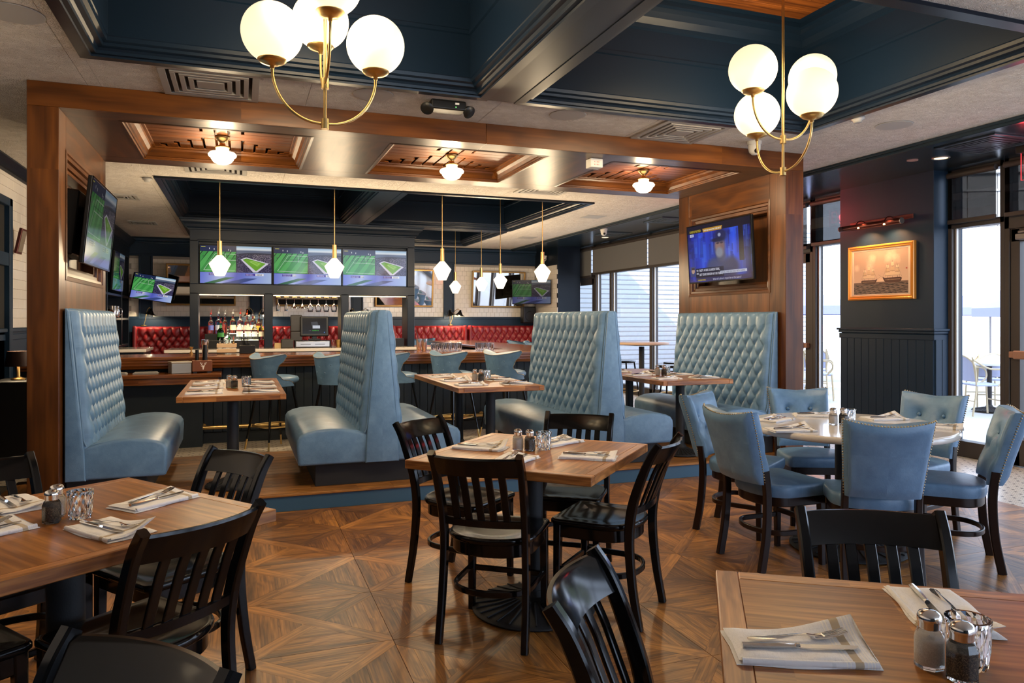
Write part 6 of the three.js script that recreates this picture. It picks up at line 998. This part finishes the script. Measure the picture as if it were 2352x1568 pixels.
// ---------------------------------------------------------------- outside
const yard = struct('ground', 'pale concrete patio and street outside the windows'); yard.name = 'ground';
mesh('paving', bb(XW + 0.12, 60, -0.25, -0.02, -50, 40, 0.01), std({ color: rgb(0.55, 0.53, 0.5), roughness: 0.9 }), yard);
const sid = thing('corrugated_wall', 'light corrugated metal wall beyond the far windows', 'wall', [0, 0, 0]);
{ const pts = [], x0 = 7.15, x1 = 15; const g = []; for (let k = 0; k < 34; k++) { const y = 0.02 + k * 0.115; g.push(sweep([V(x0, y, -16.2), V(x1, y, -16.2)], 0.05, 0.1, { straight: true, c: 0.35 })); } g.forEach((q) => mesh('rib', q, std({ color: rgb(0.5, 0.52, 0.54), metalness: 0.1, roughness: 0.5 }), sid)); mesh('backing', bb(x0, x1, 0, 4, -16.4, -16.2), M.frameLight, sid); }
function umbrella(x, z, h, label) {
  const t = thing('patio_umbrella', label, 'umbrella', [x, 0, z], 0, 'navy patio umbrellas outside'), n = 8, R = 1.6, fab = std({ color: rgb(0.22, 0.25, 0.5), roughness: 0.85, side: THREE.DoubleSide });
  mesh('pole', cyl(0.025, 0.025, h, 12).translate(0, h / 2, 0), M.frameLight, t); mesh('base', lathe([[0.001, 0], [0.26, 0], [0.26, 0.05], [0.03, 0.09], [0.001, 0.09]], 24), M.blackMatt, t);
  for (let k = 0; k < n; k++) { const a = k / n * 2 * PI, b = (k + 1) / n * 2 * PI, p = (q, r, y) => V(cos(q) * r, y, sin(q) * r); const A = p(a, R, h - 0.5), B = p(b, R, h - 0.5), C = V(0, h, 0), A2 = p(a, R, h - 0.68), B2 = p(b, R, h - 0.68), g = new THREE.BufferGeometry().setFromPoints([C, A, B, A, A2, B2, A, B2, B]); g.computeVertexNormals(); mesh('canopy_panel', clean(g), fab, t); mesh('rib', tube([V(0, h - 0.02, 0), p(a, R, h - 0.5)], 0.008, 2, 5), M.frameLight, t); }
}
umbrella(11.6, -13.6, 2.2, 'navy patio umbrella seen through the narrow window by the post'); umbrella(17.5, -13.2, 2.2, 'navy patio umbrella left of the patio view beside the pilaster'); umbrella(15.6, -10.2, 2.15, 'navy patio umbrella farther out past the near window');
function makePatioChair() {
  const t = thing('patio_chair', '', 'chair', [0, 0, 0], 0, 'blue and cream bistro chairs on the patio'), cane = std({ color: rgb(0.5, 0.4, 0.25), roughness: 0.5 });
  const weave = std({ map: tex(64, 64, (u, v, x, y) => ((x >> 3) + (y >> 3)) % 2 ? [44, 70, 150] : [226, 226, 230], true, 24, 24), roughness: 0.7, side: THREE.DoubleSide });
  mesh('seat', uvm(at(rbox(0.44, 0.025, 0.42, 0.012, 2), 0, 0.45, 0), 0), weave, t); mesh('back', uvm(loft([0, 0.5, 1].map((s) => { const r = []; for (let k = 0; k <= 10; k++) { const q = k / 5 - 1; r.push(V(q * 0.2, 0.5 + s * (0.36 - 0.06 * q * q), -0.2 - 0.05 * s - 0.03 * (1 - q * q))); } for (let k = 10; k >= 0; k--) { const q = k / 5 - 1; r.push(V(q * 0.2, 0.5 + s * (0.36 - 0.06 * q * q), -0.19 - 0.05 * s - 0.03 * (1 - q * q))); } return r; })), 0), weave, t);
  for (const s of [-1, 1]) { mesh('arm', tube([V(s * 0.21, 0.82, -0.25), V(s * 0.24, 0.7, -0.05), V(s * 0.25, 0.67, 0.18), V(s * 0.22, 0.55, 0.2), V(s * 0.22, 0.44, 0.1)], 0.013, 24, 8), cane, t); mesh('front_leg', tube([V(s * 0.21, 0.46, 0.19), V(s * 0.225, 0, 0.22)], 0.013, 4, 8), cane, t); mesh('rear_leg', tube([V(s * 0.2, 0.86, -0.26), V(s * 0.2, 0.46, -0.2), V(s * 0.23, 0, -0.27)], 0.013, 12, 8), cane, t); }
  mesh('back_hoop', tube([V(-0.2, 0.5, -0.2), V(-0.205, 0.76, -0.24), V(0, 0.875, -0.285), V(0.205, 0.76, -0.24), V(0.2, 0.5, -0.2)], 0.012, 28, 8), cane, t); mesh('stretcher', merge(tube([V(-0.22, 0.22, 0.2), V(0.22, 0.22, 0.2)], 0.01, 2, 8), tube([V(-0.22, 0.22, -0.24), V(0.22, 0.22, -0.24)], 0.01, 2, 8)), cane, t); return t;
}
const pc = makePatioChair(); pc.position.set(10.3, 0, -7.9); pc.rotation.y = 1.2; pc.userData.label = 'blue woven patio chair nearest the near window';
[[11.3, -8.6, 2.6, 'blue woven patio chair behind the nearest one'], [11.4, -7.6, -1.4, 'blue woven patio chair at the right of the near window'], [9.6, -10.4, 0.8, 'blue woven patio chair seen through the narrow window'], [10.3, -11.3, 2.4, 'blue woven patio chair farther back in the narrow window'], [9.0, -10.6, -0.6, 'blue woven patio chair beside the door behind the post'], [8.4, -12.2, 0.3, 'blue woven patio chair outside the far windows'], [11.8, -6.3, 1, 'blue woven patio chair seen through the right edge door']].forEach(([x, z, a, l]) => copyOf(pc, [x, 0, z], a, l));
const pt = thing('patio_table', 'pale round patio table outside the near window', 'table', [10.85, 0, -8.2]); mesh('top', cyl(0.4, 0.4, 0.03, 36).translate(0, 0.73, 0), M.white, pt); pedestal(pt, 0.715, 0.24, 0.035);
const car = thing('parked_car', 'red car parked across the street', 'car', [21, 0, -8.3], 0.35);
{ const prof = [[-2.1, 0.35], [-2.15, 0.62], [-2.0, 0.85], [-1.2, 0.95], [-0.6, 1.38], [0.7, 1.42], [1.4, 1.0], [2.05, 0.9], [2.15, 0.6], [2.1, 0.35]]; mesh('body', toCreasedNormals(at(extrude(prof, 1.6, 0.08, 3), 0, 0, -0.8), 0.6), phys({ color: rgb(0.5, 0.02, 0.04), roughness: 0.25, clearcoat: 1 }), car); mesh('side_windows', merge(at(extrude([[-0.95, 0.98], [-0.5, 1.32], [0.62, 1.35], [1.1, 1.0]], 1.8), 0, 0, -0.9)), M.screenBlack, car); for (const x of [-1.35, 1.35]) for (const z of [-0.82, 0.82]) mesh('wheel', cyl(0.33, 0.33, 0.2, 28).rotateX(PI / 2).translate(x, 0.33, z), M.blackMatt, car); }
function tree(x, z, h, R, n, label, col) {
  const t = thing('street_tree', label, 'tree', [x, 0, z], 0, 'trees outside the windows'), r = rng(x * 31 | 0); mesh('trunk', tube([V(0, 0, 0), V(0.06, h * 0.3, 0.03), V(-0.03, h * 0.62, 0)], 0.09, 16, 8), std({ color: rgb(0.2, 0.15, 0.1), roughness: 0.9 }), t);
  const lg = new THREE.BufferGeometry(); lg.setAttribute('position', new THREE.BufferAttribute(new Float32Array([0, 0, 0, 0.05, 0.1, 0.015, 0, 0.2, 0, 0, 0, 0, 0, 0.2, 0, -0.05, 0.1, 0.015]), 3)); lg.computeVertexNormals();
  const im = new THREE.InstancedMesh(lg, std({ color: col, roughness: 0.8, side: THREE.DoubleSide }), n), o = new THREE.Object3D(); im.name = 'leaves'; im.userData.kind = 'stuff';
  for (let i = 0; i < n; i++) { const a = r() * 6.283, b = Math.acos(2 * r() - 1), q = R * Math.cbrt(r()); o.position.set(sin(b) * cos(a) * q, h * 0.68 + cos(b) * q * 0.7, sin(b) * sin(a) * q); o.rotation.set(r() * 6, r() * 6, r() * 6); o.updateMatrix(); im.setMatrixAt(i, o.matrix); } t.add(im);
  for (let k = 0; k < 6; k++) { const a = k * 1.05; mesh('branch', tube([V(0, h * 0.42 + k * 0.05, 0), V(cos(a) * R * 0.4, h * 0.6, sin(a) * R * 0.4), V(cos(a) * R * 0.75, h * 0.74, sin(a) * R * 0.75)], 0.025, 10, 6), std({ color: rgb(0.2, 0.15, 0.1), roughness: 0.9 }), t); }
}
tree(16.5, -9.5, 5.6, 2.0, 2600, 'green street tree past the near window', rgb(0.1, 0.16, 0.04)); tree(19, -6.5, 6.5, 2.4, 2600, 'green street tree at the right edge outside', rgb(0.12, 0.17, 0.05));
const can = thing('patio_sign_box', 'grey panelled canopy box outside the near transom', 'canopy', [10.2, 2.75, -7.6], -0.5); for (let k = 0; k < 6; k++) mesh('panel_board', bb(-1.2 + k * 0.4 + 0.004, -0.8 + k * 0.4 - 0.004, 0, 0.75, -0.03, 0.03, 0.004), std({ color: rgb(0.3, 0.3, 0.3), roughness: 0.7 }), can); mesh('cornice', merge(bb(-1.25, 1.25, 0.75, 0.85, -0.06, 0.08, 0.01), bb(-1.25, 1.25, 0.5, 0.53, 0.02, 0.05, 0.004)), std({ color: rgb(0.36, 0.36, 0.36), roughness: 0.7 }), can);

// roller blinds and see-through screens of the windows
shadeAt(-15.0, -14.0, 2.33, M.shade, 'dark roller blind over the far glazed door'); shadeAt(-13.92, -11.72, 2.37, M.shade, 'grey roller blind left of the far window pair'); shadeAt(-11.68, -8.9, 2.37, M.shade, 'grey roller blind beside the right wood post');
shadeAt(-8.8, -7.7, 2.35, M.screen, 'see-through screen above the door behind the post'); shadeAt(-7.62, -7.03, 2.38, M.screen, 'see-through screen in the narrow window left of the pilaster'); shadeAt(-5.66, -5.14, 2.42, M.screen, 'see-through screen in the transom right of the pilaster'); shadeAt(-5.05, -3.95, 2.42, M.screen, 'see-through screen above the right edge door');
renderer.render(scene, camera);
